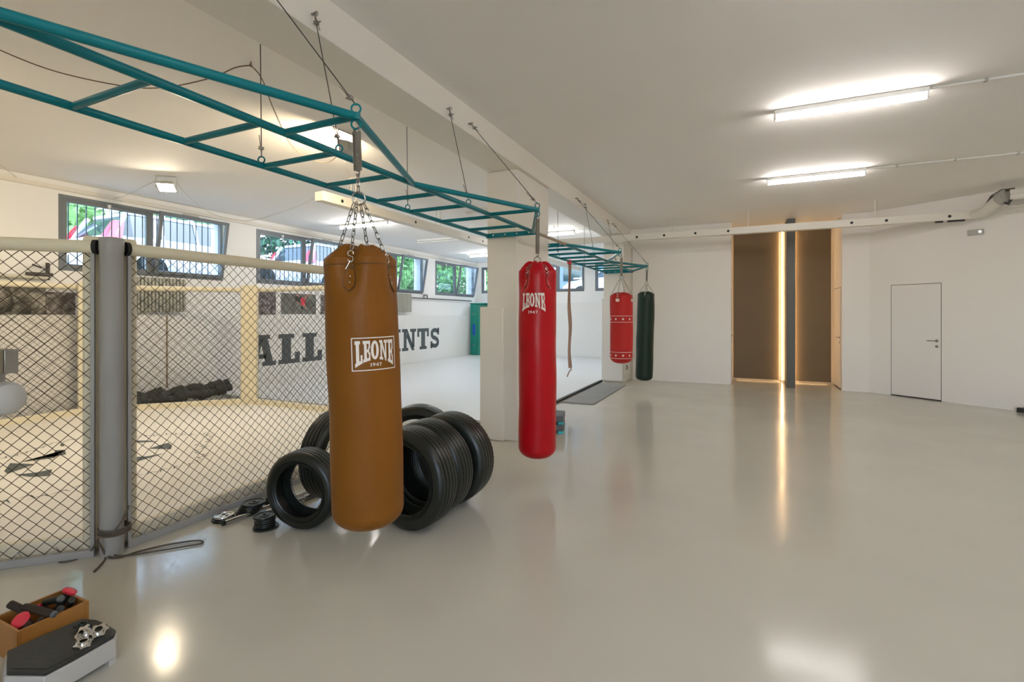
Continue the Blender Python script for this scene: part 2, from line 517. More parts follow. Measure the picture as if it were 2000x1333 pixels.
GLYPH = {
    'L': (0.66, [q(0.1, 0.15, 0.38, 0.86), q(0, 0.86, 0.48, 1), q(0, 0, 0.66, 0.15), q(0.5, 0.15, 0.66, 0.38)]),
    'E': (0.66, [q(0.1, 0.15, 0.34, 0.85), q(0, 0.85, 0.66, 1), q(0.52, 0.62, 0.66, 0.85), q(0.34, 0.43, 0.46, 0.57), q(0.46, 0.33, 0.57, 0.67), q(0, 0, 0.66, 0.15), q(0.52, 0.15, 0.66, 0.4)]),
    'O': (0.66, ellring(0.33, 0.5, 0.33, 0.5, 0.11, 0.34)),
    'N': (0.86, [q(0.1, 0.14, 0.27, 0.86), q(0, 0, 0.37, 0.14), [(0.0, 0.86), (0.33, 0.86), (0.31, 1), (0, 1)], [(0.27, 0.62), (0.6, 0), (0.76, 0), (0.31, 1)], q(0.6, 0.14, 0.76, 0.86), q(0.49, 0.86, 0.86, 1)]),
    'A': (0.95, [[(0.10, 0.14), (0.28, 0.14), (0.50, 0.86), (0.34, 0.86)], [(0.56, 0.14), (0.84, 0.14), (0.66, 0.86), (0.40, 0.86)], q(0.27, 0.24, 0.6, 0.38), q(0, 0, 0.36, 0.14), q(0.47, 0, 0.95, 0.14), q(0.16, 0.86, 0.74, 1)]),
    'T': (0.9, [q(0.3, 0.14, 0.6, 0.84), q(0, 0.84, 0.9, 1), q(0, 0.6, 0.15, 0.84), q(0.75, 0.6, 0.9, 0.84), q(0.18, 0, 0.72, 0.14)]),
    'I': (0.5, [q(0.11, 0.14, 0.39, 0.86), q(0, 0, 0.5, 0.14), q(0, 0.86, 0.5, 1)]),
    'S': (0.72, ribbon(arc(0.36, 0.735, 0.235, 0.16, 20, 180, 10) + arc(0.36, 0.70, 0.235, 0.19, 195, 262, 6)[:-1] + [(0.36, 0.50)] + arc(0.36, 0.29, 0.235, 0.19, 82, 0, 6) + arc(0.36, 0.265, 0.235, 0.16, -15, -160, 10), 0.2) + [q(0.56, 0.66, 0.70, 1), q(0.02, 0, 0.16, 0.34)]),
    '1': (0.4, [q(0.12, 0, 0.3, 1), q(0, 0.78, 0.14, 0.92), q(0, 0, 0.42, 0.12)]),
    '9': (0.62, ellring(0.31, 0.68, 0.31, 0.32, 0.13, 0.15) + ribbon(arc(0.1, 0.62, 0.43, 0.55, 0, -80, 10), 0.16)),
    '4': (0.66, [q(0.38, 0, 0.56, 1), q(0, 0.22, 0.66, 0.36), [(0.0, 0.36), (0.18, 0.36), (0.42, 0.8), (0.42, 1)]]),
    '7': (0.58, [q(0, 0.84, 0.58, 1), [(0.1, 0), (0.3, 0), (0.58, 0.86), (0.38, 0.86)]]),
}
def text_polys(s, x, widths=None, gap=0.1):
    """polygons of a word, height 1, left edge x"""
    res = []
    for i, ch in enumerate(s):
        wd, polys = GLYPH[ch]
        k = (widths[i] / wd) if widths else 1.0
        for poly in polys:
            res.append([(x + px * k, py) for px, py in poly])
        x += wd * k + gap
    return res, x - gap

# wall padding with big letters
pad = struct(MB().box((LWX, -4.0, 0), (LWX + 0.1, 15.5, 1.5)).build('trim_wall_padding', M['pad_white'], bevel=0.008))
let = MB(); let.flat = True
LX = LWX + 0.1025
for ch, y0, y1 in (('A', 6.77, 7.43), ('L', 7.49, 8.06), ('L', 8.13, 8.71), ('I', 11.30, 11.69), ('N', 11.76, 12.45), ('T', 12.51, 13.13), ('S', 13.21, 13.73)):
    wd, polys = GLYPH[ch]
    for poly in polys:
        let.add([(LX, y0 + px * (y1 - y0) / wd, 0.43 + py * 0.655) for px, py in poly], [tuple(range(len(poly)))])
let.build('lettering', M['letter'], pad)
struct(MB().box((-9.05, FWY - 0.09, 0), (-2.86, FWY, 1.93)).build('trim_far_padding', M['pad_white'], bevel=0.008))
struct(MB().box((LWX, -4.0, 3.36), (LWX + 0.05, 16.4, 3.42)).build('trim_cable_tray', M['duct']))

# niche: brown panels with warm strips behind their edges, grey fin between
nic = structroot('trim_niche_panels', (0, 0, 0))
PY0, PY1 = 12.60, 12.66
for x0, x1 in ((-0.19, 0.745), (1.075, 1.745)):
    MB().box((x0, PY0, 0.035), (x1, PY1, 3.40)).build('panel', M['brown_panel'], nic, bevel=0.004)
st = MB()
st.box((0.797, 12.545, 0.04), (0.818, 12.57, 3.40)); st.box((1.003, 12.545, 0.04), (1.024, 12.57, 3.40))
st.build('led_strip', M['led_fin'], nic)
st = MB()
for x0, x1 in ((-0.12, 0.70), (1.12, 1.68)):
    st.box((x0, 12.70, 3.36), (x1, 12.72, 3.40)); st.box((x0, 12.70, 0.03), (x1, 12.72, 0.06))
st.box((-0.16, 12.70, 0.1), (-0.13, 12.72, 3.3)); st.box((1.70, 12.70, 0.1), (1.73, 12.72, 3.3))
st.build('led_strip', M['led'], nic)
struct(MB().box((0.835, 11.66, 0), (0.99, 12.80, H)).build('trim_fin', M['fin'], bevel=0.004))

def door(name, p0, p1, h, hand_u, into, col='door_white', glow=False):
    """flush door leaf between floor points p0, p1; into = direction into the room"""
    p0, p1 = Vector((*p0, 0)), Vector((*p1, 0))
    wdt = (p1 - p0).length
    ang = math.atan2(p1.y - p0.y, p1.x - p0.x)
    r = structroot(name, p0); r.rotation_euler = (0, 0, ang)
    sgn = 1 if (rotz(ang) @ Vector((0, 1, 0))).dot(Vector((*into, 0))) > 0 else -1
    a, b_ = sorted((0.0, 0.006 * sgn))
    MB().box((0.006, a, 0.022), (wdt - 0.006, b_, h - 0.006)).build('door_leaf', M[col], r, bevel=0.002)
    g = MB(); a2, b2 = sorted((0.0, 0.002 * sgn))
    g.box((-0.002, a2, 0), (0.004, b2, h)); g.box((wdt - 0.004, a2, 0), (wdt + 0.002, b2, h)); g.box((0, a2, h - 0.004), (wdt, b2, h + 0.004)); g.box((0, a2, 0), (wdt, b2, 0.020))
    g.build('door_gap', M['dark_gap'], r)
    hx = hand_u * wdt
    dr = 1 if hand_u < 0.5 else -1
    k = MB()
    k.tube([(hx, 0, 1.05), (hx, 0.012 * sgn, 1.05)], 0.025, 16)
    k.tube([(hx, 0.0, 1.05), (hx, 0.05 * sgn, 1.05), (hx + dr * 0.02, 0.055 * sgn, 1.05), (hx + dr * 0.125, 0.055 * sgn, 1.05)], 0.0085, 8)
    k.build('door_handle', M['brushed'], r, smooth=True)
    MB().tube([(hx, 0, 0.95), (hx, 0.012 * sgn, 0.95)], 0.025, 16).build('lock_plate', M['brushed'], r, smooth=True)
    return r
door('door_1', (2.525, 11.363), (3.13, 10.902), 2.06, 0.92, (-0.6, -0.8))
door('door_2', (1.79, 12.50), (1.79, 11.72), 2.06, 0.85, (-1, 0))
door('door_3', (-0.22, 11.72), (-0.22, 12.50), 2.06, 0.15, (1, 0))

# ------------------------------------------------------------------ ceiling lights
def tube_light(x, y, label, lit=True, length=1.2, rz=0.0, group='tube lights on the ceiling'):
    t = thing('tube_light', label, 'ceiling light', (x, y, H), rz, group)
    b = MB(); b.box((0, -0.035, -0.045), (length, 0.035, 0))
    b.build('housing', M['plastic_white'], t, bevel=0.006)
    b = MB()
    for s in (0.0, length - 0.02): b.box((s, -0.028, -0.095), (s + 0.02, 0.028, -0.045))
    b.build('end_cap', M['plastic_white'], t, bevel=0.005)
    b = MB(); b.tube([(0.02, 0, -0.078), (length - 0.02, 0, -0.078)], 0.023, 14)
    b.build('tube', M['tube_off' if not lit else ('tube_room' if x < -3 else 'tube')], t, smooth=True)
    return t
tube_light(0.28, 5.45, 'lit tube light on the right ceiling, the larger and nearer of the two')
tube_light(0.32, 8.08, 'lit tube light on the right ceiling, the farther one above the niche')
tube_light(-8.05, 8.22, 'lit tube light on the left ceiling seen behind the chains of the brown bag', length=1.32)
tube_light(-7.8, 10.75, 'unlit tube light on the left ceiling between two lit ones', lit=False, length=1.25)
tube_light(-8.08, 14.0, 'lit tube light on the left ceiling ending at the near column')
tube_light(-4.75, 11.03, 'lit tube light right of the near column above the teal frame')
tube_light(-4.75, 8.1, 'unlit tube light on the left ceiling just left of the near column', lit=False)
# unseen tubes added above, beside and behind the viewer to light the hall
for x, y in ((0.3, 2.8), (0.3, 0.15), (0.3, -2.5), (4.6, 5.45), (4.6, 0.15)):
    tube_light(x, y, 'lit tube light added on the hall ceiling, outside the picture')
# conduits that feed the two hall lights
for i, (y, lab) in enumerate(((5.45, 'thin white conduit on the ceiling right of the nearer tube light'), (8.08, 'thin white conduit on the ceiling right of the farther tube light'))):
    t = thing('ceiling_conduit', lab, 'conduit', (1.5, y, H), 0, 'conduits of the hall lights')
    MB().tube([(0, 0, -0.012), (3.08, 0, -0.012)], 0.011, 8).build('pipe', M['plastic_white'], t, smooth=True)
    b = MB()
    for k in range(5): b.box((0.35 + k * 0.6, -0.018, -0.03), (0.37 + k * 0.6, 0.018, 0))
    b.build('clip', M['plastic_grey'], t)

def floodlight(loc, aim, label, size=(0.24, 0.17), lamp='halogen'):
    t = thing('floodlight', label, 'floodlight', loc, 0, 'halogen floodlights')
    d = Vector(aim).normalized()
    rot = d.to_track_quat('Z', 'Y').to_matrix().to_4x4()
    a, b_ = size[0] / 2, size[1] / 2
    # hollow housing: back, walls
    h = MB()
    n4 = [(-a, -b_), (a, -b_), (a, b_), (-a, b_)]
    bk = [(x * 0.6, y * 0.6) for x, y in n4]
    vs = [rot @ Vector((x, y, 0.0)) for x, y in n4] + [rot @ Vector((x, y, -0.09)) for x, y in bk] + [rot @ Vector((x * 0.88, y * 0.84, 0.0)) for x, y in n4] + [rot @ Vector((x * 0.88, y * 0.84, -0.02)) for x, y in n4]
    fs = [(i, (i + 1) % 4, 4 + (i + 1) % 4, 4 + i) for i in range(4)] + [(7, 6, 5, 4)] + [(i, (i + 1) % 4, 8 + (i + 1) % 4, 8 + i) for i in range(4)] + [(8 + i, 8 + (i + 1) % 4, 12 + (i + 1) % 4, 12 + i) for i in range(4)]
    h.add(vs, fs)
    h.build('housing', M['plastic_grey'], t)
    g = MB(); g.flat = True
    g.add([rot @ Vector((x * 0.88, y * 0.84, -0.012)) for x, y in n4], [(0, 1, 2, 3)])
    g.build('lamp_glass', M[lamp], t)
    br = MB()
    s = rot @ Vector((1, 0, 0)); s = Vector((s.x, s.y, 0)).normalized()
    top = H - loc[2] - 0.005
    br.tube([s * (a + 0.012) + Vector((0, 0, 0)), s * (a + 0.012) + Vector((0, 0, top)), -s * (a + 0.012) + Vector((0, 0, top)), -s * (a + 0.012)], 0.007, 6)
    br.build('bracket', M['plastic_grey'], t)
    return t
fl1 = at(325, 367, 3.33)
floodlight(tuple(fl1), (0.42, -0.52, -0.86), 'lit halogen floodlight under the left ceiling above the first window', lamp='halogen_low')
fl2 = at(676, 290, 3.32)
floodlight(tuple(fl2), (-0.95, 0.06, -0.06), 'halogen floodlight seen from behind beside the spring of the brown bag', size=(0.2, 0.15))
floodlight((-4.75, 0.55, 3.36), (-0.93, -0.10, -0.22), 'halogen floodlight outside the picture at upper left', size=(0.2, 0.15))

# ------------------------------------------------------------------ ducts
def duct(name, label, path_boxes, holes, rods, extra=None):
    t = thing(name, label, 'duct', (0, 0, 0))
    b = MB()
    for lo, hi in path_boxes: b.box(lo, hi)
    b.build('duct_body', M['duct'], t, bevel=0.006)
    if holes:
        hb = MB()
        for p, ax in holes:
            p = Vector(p); ax = Vector(ax)
            hb.tube([p - ax * 0.004, p + ax * 0.002], 0.024, 14)
        hb.build('nozzle_hole', M['black'], t)
    rb = MB()
    for p, z1 in rods:
        rb.tube([p, (p[0], p[1], z1)], 0.008, 6)
        rb.box((p[0] - 0.03, p[1] - 0.02, z1 - 0.012), (p[0] + 0.03, p[1] + 0.02, z1))
    rb.build('hanger_rod', M['duct'], t)
    return t
DY0, DY1, DZ0, DZ1 = 10.42, 10.55, 3.07, 3.20
d1 = duct('air_duct', 'long square white air duct crossing the hall in front of the back wall', [((-5.05, DY0, DZ0), (3.42, DY1, DZ1))],
          [((x, DY0, 3.135), (0, -1, 0)) for x in (-2.0, -1.45, -0.85, -0.25, 1.75, 2.25, 3.1)],
          [((x, 10.48, DZ1), H) for x in (-3.85, -1.3, 0.1, 2.1)])
# elbow, end piece with dark band and flexible hoses at its right end
el = MB()
pth = [(3.40, 10.48, 3.135), (3.50, 10.30, 3.145), (3.56, 9.95, 3.27)]
el.tube(pth, [0.075, 0.085, 0.09], 10)
el.build('elbow', M['duct'], d1, smooth=True)
MB().tube([(3.56, 9.95, 3.27), (3.60, 9.86, 3.30)], 0.105, 14).build('clamp_band', M['plastic_grey'], d1, smooth=True)
b = MB(); b.tube([(3.48, 10.2, 3.22), (3.50, 10.05, 3.34), (3.58, 9.95, 3.40), (3.66, 9.8, 3.38)], 0.022, 8)
b.tube([(3.58, 9.86, 3.2), (3.60, 9.80, 3.16), (3.63, 9.82, 3.22)], 0.02, 8)
b.build('hook', M['pipe_dark'], d1, smooth=True)
for k, dz in enumerate((0.0, 0.10)):
    MB().tube([(3.62, 9.80, 3.27 + dz * 0.6), (3.85, 9.72, 3.25 + dz), (4.3, 9.55, 3.27 + dz), (4.9, 9.1, 3.29 + dz)], 0.045, 12).build('flexible_hose', M['duct'], d1, smooth=True)
MB().tube([(3.62, 9.90, 3.13), (4.4, 9.75, 3.15), (5.2, 9.2, 3.16)], 0.014, 8).build('thin_pipe', M['pipe_light'], d1, smooth=True)
b = MB()
b.box((2.92, DY0 + 0.01, DZ0 - 0.028), (3.02, DY0 + 0.04, DZ0 - 0.002)); b.box((3.08, DY0 + 0.01, DZ0 - 0.026), (3.30, DY0 + 0.04, DZ0 - 0.002))
b.build('black_tape', M['black'], d1)
duct('air_duct', 'square white air duct along the left ceiling, its open end by the brown bag', [((-5.20, 4.86, 3.03), (-5.05, 16.38, 3.16))],
     [((-5.05, y, 3.09), (1, 0, 0)) for y in (5.2, 6.9, 8.7, 9.3, 11.2, 13.0)],
     [((-5.17, y, 3.16), H) for y in (5.5, 7.7, 10.0, 12.5)] + [((-5.08, y, 3.16), H) for y in (5.5, 7.7, 10.0, 12.5)])
tag(MB().box((-5.195, 4.852, 3.035), (-5.055, 4.859, 3.155)).build('duct_opening', M['duct']), 'dark open mouth of the air duct on the left ceiling', 'duct end')
bpy.data.objects['duct_opening'].parent = [o for o in C.objects if o.name == 'air_duct.001'][0]
for k in ('label', 'category'): del bpy.data.objects['duct_opening'][k]

t = thing('emergency_light', 'small emergency light with a white diode on the right wall under the duct', 'emergency light', (3.50, 10.62, 2.87), math.atan2(-1.31, 1.72))
MB().box((-0.10, -0.035, -0.045), (0.10, 0.0, 0.045)).build('housing', M['plastic_grey'], t, bevel=0.008)
MB().box((0.05, -0.042, -0.008), (0.07, -0.034, 0.012)).build('diode', M['led_dot'], t)

# ------------------------------------------------------------------ cage
oct_ = [(-3.59, 1.73), (-3.59, 4.04), (-5.20, 5.67), (-7.48, 5.67), (-9.0, 4.04), (-9.0, 1.74), (-7.48, 0.11), (-5.20, 0.11)]
ctr = Vector((-6.29, 2.89, 0))
cage = thing('fighting_cage', 'octagonal cage with grey posts, cream padded rails and brown chain-link panels', 'cage', (ctr.x, ctr.y, 0))
def rel(p): return Vector((p[0] - ctr.x, p[1] - ctr.y, p[2] if len(p) > 2 else 0))
def chain_link(L, z0, z1, pitch=0.0765, r=0.0029):
    b = MB()
    n = round(L / pitch)
    pw = L / n
    rows = round((z1 - z0) / (pw * 0.98) * 2)
    dz = (z1 - z0) / rows
    for i in range(n + 1):
        x0 = i * pw
        for flip in (0,):
            path = []
            for k in range(rows + 1):
                x = x0 + (pw / 2 if k % 2 else 0) - (0 if i < n else (pw / 2 if k % 2 else 0))
                path.append((x, 0.0022 * (1 if k % 2 else -1), z0 + k * dz))
            if i < n: b.tube(path, r, 4, caps=False)
            if i > 0:
                path = [(x0 - (pw / 2 if k % 2 else 0), 0.0022 * (-1 if k % 2 else 1), z0 + k * dz) for k in range(rows + 1)]
                b.tube(path, r, 4, caps=False)
    return b
mesh_cache = {}
for i in range(8):
    p, qn, pv = Vector((*oct_[i], 0)), Vector((*oct_[(i + 1) % 8], 0)), Vector((*oct_[i - 1], 0))
    inw = ((qn - p).normalized() + (pv - p).normalized()).normalized()
    ang = math.atan2(inw.y, inw.x)
    # post with collar and inner padding
    b = MB(); b.lathe([(0.062, 0.0), (0.062, 1.90), (0.065, 1.905), (0.065, 1.975), (0.058, 1.985)], 28)
    post = b.build('post', M['cage_grey'], cage, smooth=True, loc=rel(p), rot=(0, 0, ang))
    MB().box((0.085, -0.135, 0.02), (0.165, 0.135, 2.0)).build('post_padding', M['cage_cream'], post, bevel=0.02, segs=3)
    # panel between this post and the next
    d = qn - p; L = d.length; a = math.atan2(d.y, d.x)
    inner = -1 if (rotz(a) @ Vector((0, 1, 0))).dot(ctr - p) < 0 else 1
    fr = MB()
    x0, x1 = 0.085, L - 0.085
    for x in (x0, x1 - 0.022): fr.box((x, -0.012, 0.015), (x + 0.022, 0.012, 1.89))
    fr.box((x0, -0.018, 0.0), (x1, 0.018, 0.045))
    pan = fr.build('panel_frame', M['cage_grey'], cage, bevel=0.003, loc=rel(p), rot=(0, 0, a))
    MB().tube([(0.075, 0, 1.925), (L - 0.075, 0, 1.925)], 0.040, 18).build('top_rail', M['cage_cream'], pan, smooth=True)
    cp = MB()
    for x, s in ((0.070, 1), (L - 0.070, -1)): cp.tube([(x, 0, 1.925), (x + s * 0.022, 0, 1.925)], 0.045, 18)
    cp.build('rail_cap', M['black'], pan, smooth=True)
    key = round(L, 2)
    if key not in mesh_cache:
        mo = chain_link(x1 - x0 - 0.03, 0.05, 1.89).build('chain_link', M['wire'], pan, loc=(x0 + 0.015, 0, 0))
        mesh_cache[key] = mo
    else:
        mo = mesh_cache[key].copy(); C.objects.link(mo); mo.parent = pan
    MB().box((x0, inner * 0.09 - 0.035, 0.01), (x1, inner * 0.09 + 0.035, 0.115)).build('kick_padding', M['cage_cream'], pan, bevel=0.02, segs=3)
    ti = MB()
    n = 11
    for k in range(n):
        x = x0 + 0.08 + k * (x1 - x0 - 0.1) / n
        ti.tube([(x, -0.02, 0.05), (x + 0.012, -0.004, 0.085), (x + 0.02, 0.018, 0.05)], 0.0035, 5)
    ti.build('lacing_tie', M['plastic_grey'], pan)
ins = [tuple(ctr.to_2d() + (Vector(p) - ctr.to_2d()) * 0.965) for p in oct_]
canvas = MB(); canvas.prism([(x - ctr.x, y - ctr.y) for x, y in ins], 0.004, 0.03)
canvas = canvas.build('canvas_floor', M['canvas'], cage)
# worn print on the canvas: dark wedges and a rim of spikes
pr_ = MB(); pr_.flat = True
def pfloor(pts, z=0.0325):
    ar = sum(pts[i - 1][0] * pts[i][1] - pts[i][0] * pts[i - 1][1] for i in range(len(pts)))
    if ar < 0: pts = pts[::-1]
    pr_.add([(x - ctr.x, y - ctr.y, z) for x, y in pts], [tuple(range(len(pts)))])
for poly in ([(40, 903), (105, 895), (107, 880), (127, 879), (129, 888)], [(8, 921), (20, 905), (68, 907), (15, 926)], [(28, 928), (72, 923), (102, 917), (97, 930), (60, 932)],
             [(246, 866), (246, 861), (290, 861), (310, 863)], [(290, 877), (318, 868), (330, 865), (336, 872), (334, 878)], [(265, 903), (262, 893), (285, 892), (322, 886)],
             [(118, 872), (118, 867), (126, 868), (125, 872)], [(198, 905), (214, 880), (222, 884), (206, 912)], [(180, 868), (208, 861), (214, 866)]):
    pfloor([at(u, v, 0.0325).to_2d()[:] for u, v in poly])
cpt = at(178, 897, 0.0325)
for k in range(64):
    th = 2 * PI * k / 64
    R = 1.02 + 0.1 * math.sin(5 * th) + random.uniform(-0.06, 0.06)
    for sgn in (-1, 1):
        dx, dy = math.cos(th), math.sin(th)
        c0 = Vector((cpt.x + dx * R, cpt.y + dy * R))
        e = Vector((math.cos(th + sgn * 0.7), math.sin(th + sgn * 0.7))) * random.uniform(0.07, 0.16)
        s = Vector((-e.y, e.x)).normalized() * 0.008
        pfloor([(c0 - s)[:], (c0 + s)[:], (c0 + e)[:]])
pr_.build('canvas_print', M['canvas_print'], canvas, whole=True)['kind'] = 'stuff'

# rope looped on the floor at the near post
t = thing('rope', 'grey brown rope knotted round the near cage post and looped on the floor', 'rope', (-3.5, 1.72, 0))
R0 = Vector((-3.5, 1.72, 0))
def fpt(u, v, z=0.008): return tuple(at(u, v, z) - R0)
def smooth_path(pts, n=6):
    pts = [Vector(p) for p in pts]
    P = [pts[0]] + pts + [pts[-1]]
    r = []
    for i in range(1, len(P) - 2):
        for k in range(n):
            s = k / n
            r.append(0.5 * ((2 * P[i]) + (-P[i - 1] + P[i + 1]) * s + (2 * P[i - 1] - 5 * P[i] + 4 * P[i + 1] - P[i + 2]) * s * s + (-P[i - 1] + 3 * P[i] - 3 * P[i + 1] + P[i + 2]) * s ** 3))
    r.append(pts[-1])
    return r
b = MB()
b.tube(smooth_path([fpt(212, 1068), fpt(218, 1082), fpt(240, 1086), (fpt(300, 1078)), fpt(360, 1068), fpt(392, 1063), fpt(395, 1058), fpt(380, 1057), fpt(330, 1064), fpt(270, 1078), fpt(238, 1088), fpt(215, 1089), fpt(200, 1080)]), 0.006, 6)
b.tube(smooth_path([(-0.03, -0.09, 0.13), fpt(206, 1088), fpt(196, 1105), fpt(184, 1117)]), 0.006, 6)
b.tube(smooth_path([(-0.03, -0.085, 0.15), fpt(170, 1085), fpt(135, 1097), fpt(115, 1099)]), 0.005, 6)
b.build('rope_loop', M['rope'], t, smooth=True)
b = MB()
for z in (0.14, 0.155, 0.168): b.ring((-0.08, 0.02, z), 0.079, 0.007, (0.05, 0, 1), 24, 6)
b.tube(smooth_path([(0.0, 0.06, 0.30), (0.005, 0.02, 0.22), (-0.01, -0.02, 0.16)]), 0.006, 6)
b.build('rope_knot', M['rope'], t, smooth=True)

# ------------------------------------------------------------------ teal hanging frames
ZT = 2.46
XA, XB, XC = -2.79, -2.18, -1.69
def eye_ring(b, p, up=True, R=0.022):
    b.ring((p[0], p[1], p[2] + (0.016 + R) * (1 if up else -1)), R, 0.005, (-0.55, 0.83, 0), 18, 6)
def frame(label, y0, y1, rungs, jibs, rings):
    t = thing('bag_rack', label, 'bag frame', (0, 0, ZT), 0, 'teal bag frames under the beam')
    r = 0.0205
    MB().tube([(XA, y0, 0), (XA, y1, 0)], r, 12).build('side_rail', M['teal'], t, smooth=True)
    MB().tube([(XB, y0, 0), (XB, y1, 0)], r, 12).build('side_rail', M['teal'], t, smooth=True)
    for y in rungs:
        MB().tube([(XA, y, 0), (XB, y, 0)], r * 0.85, 12).build('rung', M['teal'], t, smooth=True)
    for ya, ym, yb in jibs:
        b = MB()
        b.tube([(XB, ya, 0), (XC, ym, 0)], r, 12); b.tube([(XC, ym, 0), (XB, yb, 0)], r, 12)
        b.lathe([(0.0, -0.022), (0.0215, -0.016), (0.0215, 0.016), (0.0, 0.022)], 12, T(XC, ym, 0))
        b.tube([(XB, ym, 0), (XC, ym, 0)], r * 0.85, 12)
        b.build('jib', M['teal'], t, smooth=True)
        b = MB(); eye_ring(b, (XC, ym, 0)); eye_ring(b, (XC, ym, 0), False)
        b.build('eye_ring', M['teal'], t, smooth=True)
    for x, y in rings:
        b = MB(); eye_ring(b, (x, y, 0), True, 0.02)
        b.build('eye_ring', M['teal'], t, smooth=True)
    for y in (y0, y1):
        b = MB(); b.box((XA - 0.02, y - 0.004, -0.03), (XB + 0.02, y + 0.004, 0.025)); b.box((XA - 0.02, y - 0.004, 0.02), (XB + 0.02, y + 0.03, 0.025))
        pl = b.build('end_plate', M['teal'], t, bevel=0.002)
        b = MB()
        for k in range(4):
            x = XA + 0.08 + k * 0.155
            b.tube([(x, y - 0.010, 0), (x, y + 0.010, 0)], 0.009, 10)
        b.build('bolt', M['chrome'], pl, smooth=True)
    return t
frame('teal steel frame with a brown and a red bag on it, nearest under the beam', 0.60, 5.26, [1.19, 1.69, 2.19, 2.71, 3.26, 3.72, 4.25, 4.80], [(0.62, 1.83, 2.95), (2.95, 4.15, 5.22)], [(XA, 2.17), (XB, 2.22), (XA, 3.69), (XB, 3.75)])
frame('teal steel frame holding the short red and dark green bags, beyond the near column', 6.34, 10.86, [6.80, 7.33, 7.86, 8.38, 8.90, 9.40, 9.90, 10.40], [(6.36, 7.49, 8.66), (8.66, 9.83, 10.84)], [(XA, 7.77), (XB, 7.80), (XA, 9.30), (XB, 9.36)])
o = MB().tube([(XB + 0.01, 5.27, ZT), (XB + 0.01, 6.33, ZT)], 0.019, 12).build('connecting_tube', M['bar_wood'], smooth=True)
tag(o, 'tan tube joining the ends of the two teal frames beside the near column', 'tube')
# suspension cables
cables = [((XC, 1.83), (-2.37, 1.80), 'from the beam to the jib above the brown bag'), ((XB, 2.22), (-2.37, 2.19), 'from beam to near frame, just left of the brown bag spring'),
          ((XA, 2.17), (-2.8, 2.17), 'dropping straight to the outer rail left of the brown bag'), ((XA, 3.69), (-2.8, 3.69), 'dropping to the outer rail between the brown bag and the column'),
          ((XB, 3.75), (-2.37, 3.70), 'from the beam to the near frame, just left of the column'), ((XC, 4.15), (-2.37, 4.08), 'from the beam to the jib above the large red bag'),
          ((XA, 7.77), (-2.8, 7.77), 'dropping to the outer rail just right of the near column'), ((XB, 7.80), (-2.37, 7.84), 'from the beam to the far frame above the hanging strap'),
          ((XC, 7.49), (-2.37, 7.40), 'from the beam to the jib above the short red bag'), ((XA, 9.30), (-2.8, 9.30), 'dropping to the outer rail behind the short red bag'),
          ((XB, 9.36), (-2.37, 9.36), 'from the beam to the far frame behind the short red bag'), ((XC, 9.83), (-2.37, 9.77), 'from the beam to the jib above the dark green bag')]
for (fx, fy), (ax, ay), lab in cables:
    az = 3.33 if ax > -2.5 else 3.24
    a = Vector((ax, ay, az)); p = Vector((fx, fy, ZT + 0.055))
    t = thing('suspension_cable', 'thin steel cable ' + lab, 'cable', (0, 0, 0), 0, 'cables holding the teal frames')
    d = (a - p).normalized()
    off = Vector((0.02, 0, 0)) if az > 3.3 else Vector((0, 0, 0))
    MB().tube([p, a + off], 0.0032, 6).build('wire', M['cable'], t)
    b = MB()
    if az > 3.3:
        b.tube([a - Vector((0.01, 0, 0)), a + Vector((0.03, 0, 0))], 0.008, 8)
        b.ring(a + Vector((0.035, 0, -0.005)), 0.013, 0.0035, (0, 1, 0), 14, 6)
        b.build('wall_eye', M['steel'], t, smooth=True)
        b = MB(); c0 = a + off - d * 0.06
        b.box((-0.012, -0.012, -0.01), (0.012, 0.012, 0.01), T(*c0)); b.tube([c0 + Vector((0.01, 0.0, 0)), c0 + Vector((0.03, 0.008, 0.006))], 0.004, 6)
        b.tube([a + off, a + off - d * 0.11 + Vector((0.012, 0.004, 0))], 0.003, 6)
        b.build('cable_clamp', M['steel'], t)
    b = MB(); c1 = p + d * 0.055
    b.box((-0.011, -0.011, -0.009), (0.011, 0.011, 0.009), T(*c1)); b.tube([c1, c1 + Vector((-0.028, 0, 0.002))], 0.004, 6); b.tube([c1 + Vector((0, 0, 0.012)), c1 + Vector((-0.026, 0, 0.016))], 0.003, 6)
    b.tube([p + d * 0.02, p + d * 0.14 + Vector((-0.012, -0.006, 0))], 0.003, 6)
    b.build('cable_clamp', M['steel'], t)

# ------------------------------------------------------------------ punching bags
def chain(b, p0, p1, link=0.036, wdt=0.008, r=0.0026, n=None):
    p0, p1 = Vector(p0), Vector(p1)
    L = (p1 - p0).length
    n = n or max(2, round(L / (link - 2 * r)))
    step = L / n
    d = (p1 - p0).normalized()
    e1 = d.orthogonal().normalized(); e2 = d.cross(e1)
    hl = step / 2 + r
    for i in range(n):
        c = p0 + d * step * (i + 0.5)
        s = (e1 * 0.8 + e2 * 0.6) if i % 2 else (e2 * 0.8 - e1 * 0.6)
        path = []
        for k in range(5): th = -PI / 2 + PI * k / 4; path.append(c + d * (hl - wdt + wdt * math.cos(th)) + s * wdt * math.sin(th))
        for k in range(5): th = PI / 2 + PI * k / 4; path.append(c + d * (-(hl - wdt) + wdt * math.cos(th)) + s * wdt * math.sin(th))
        b.tube(path, r, 5, closed=True)

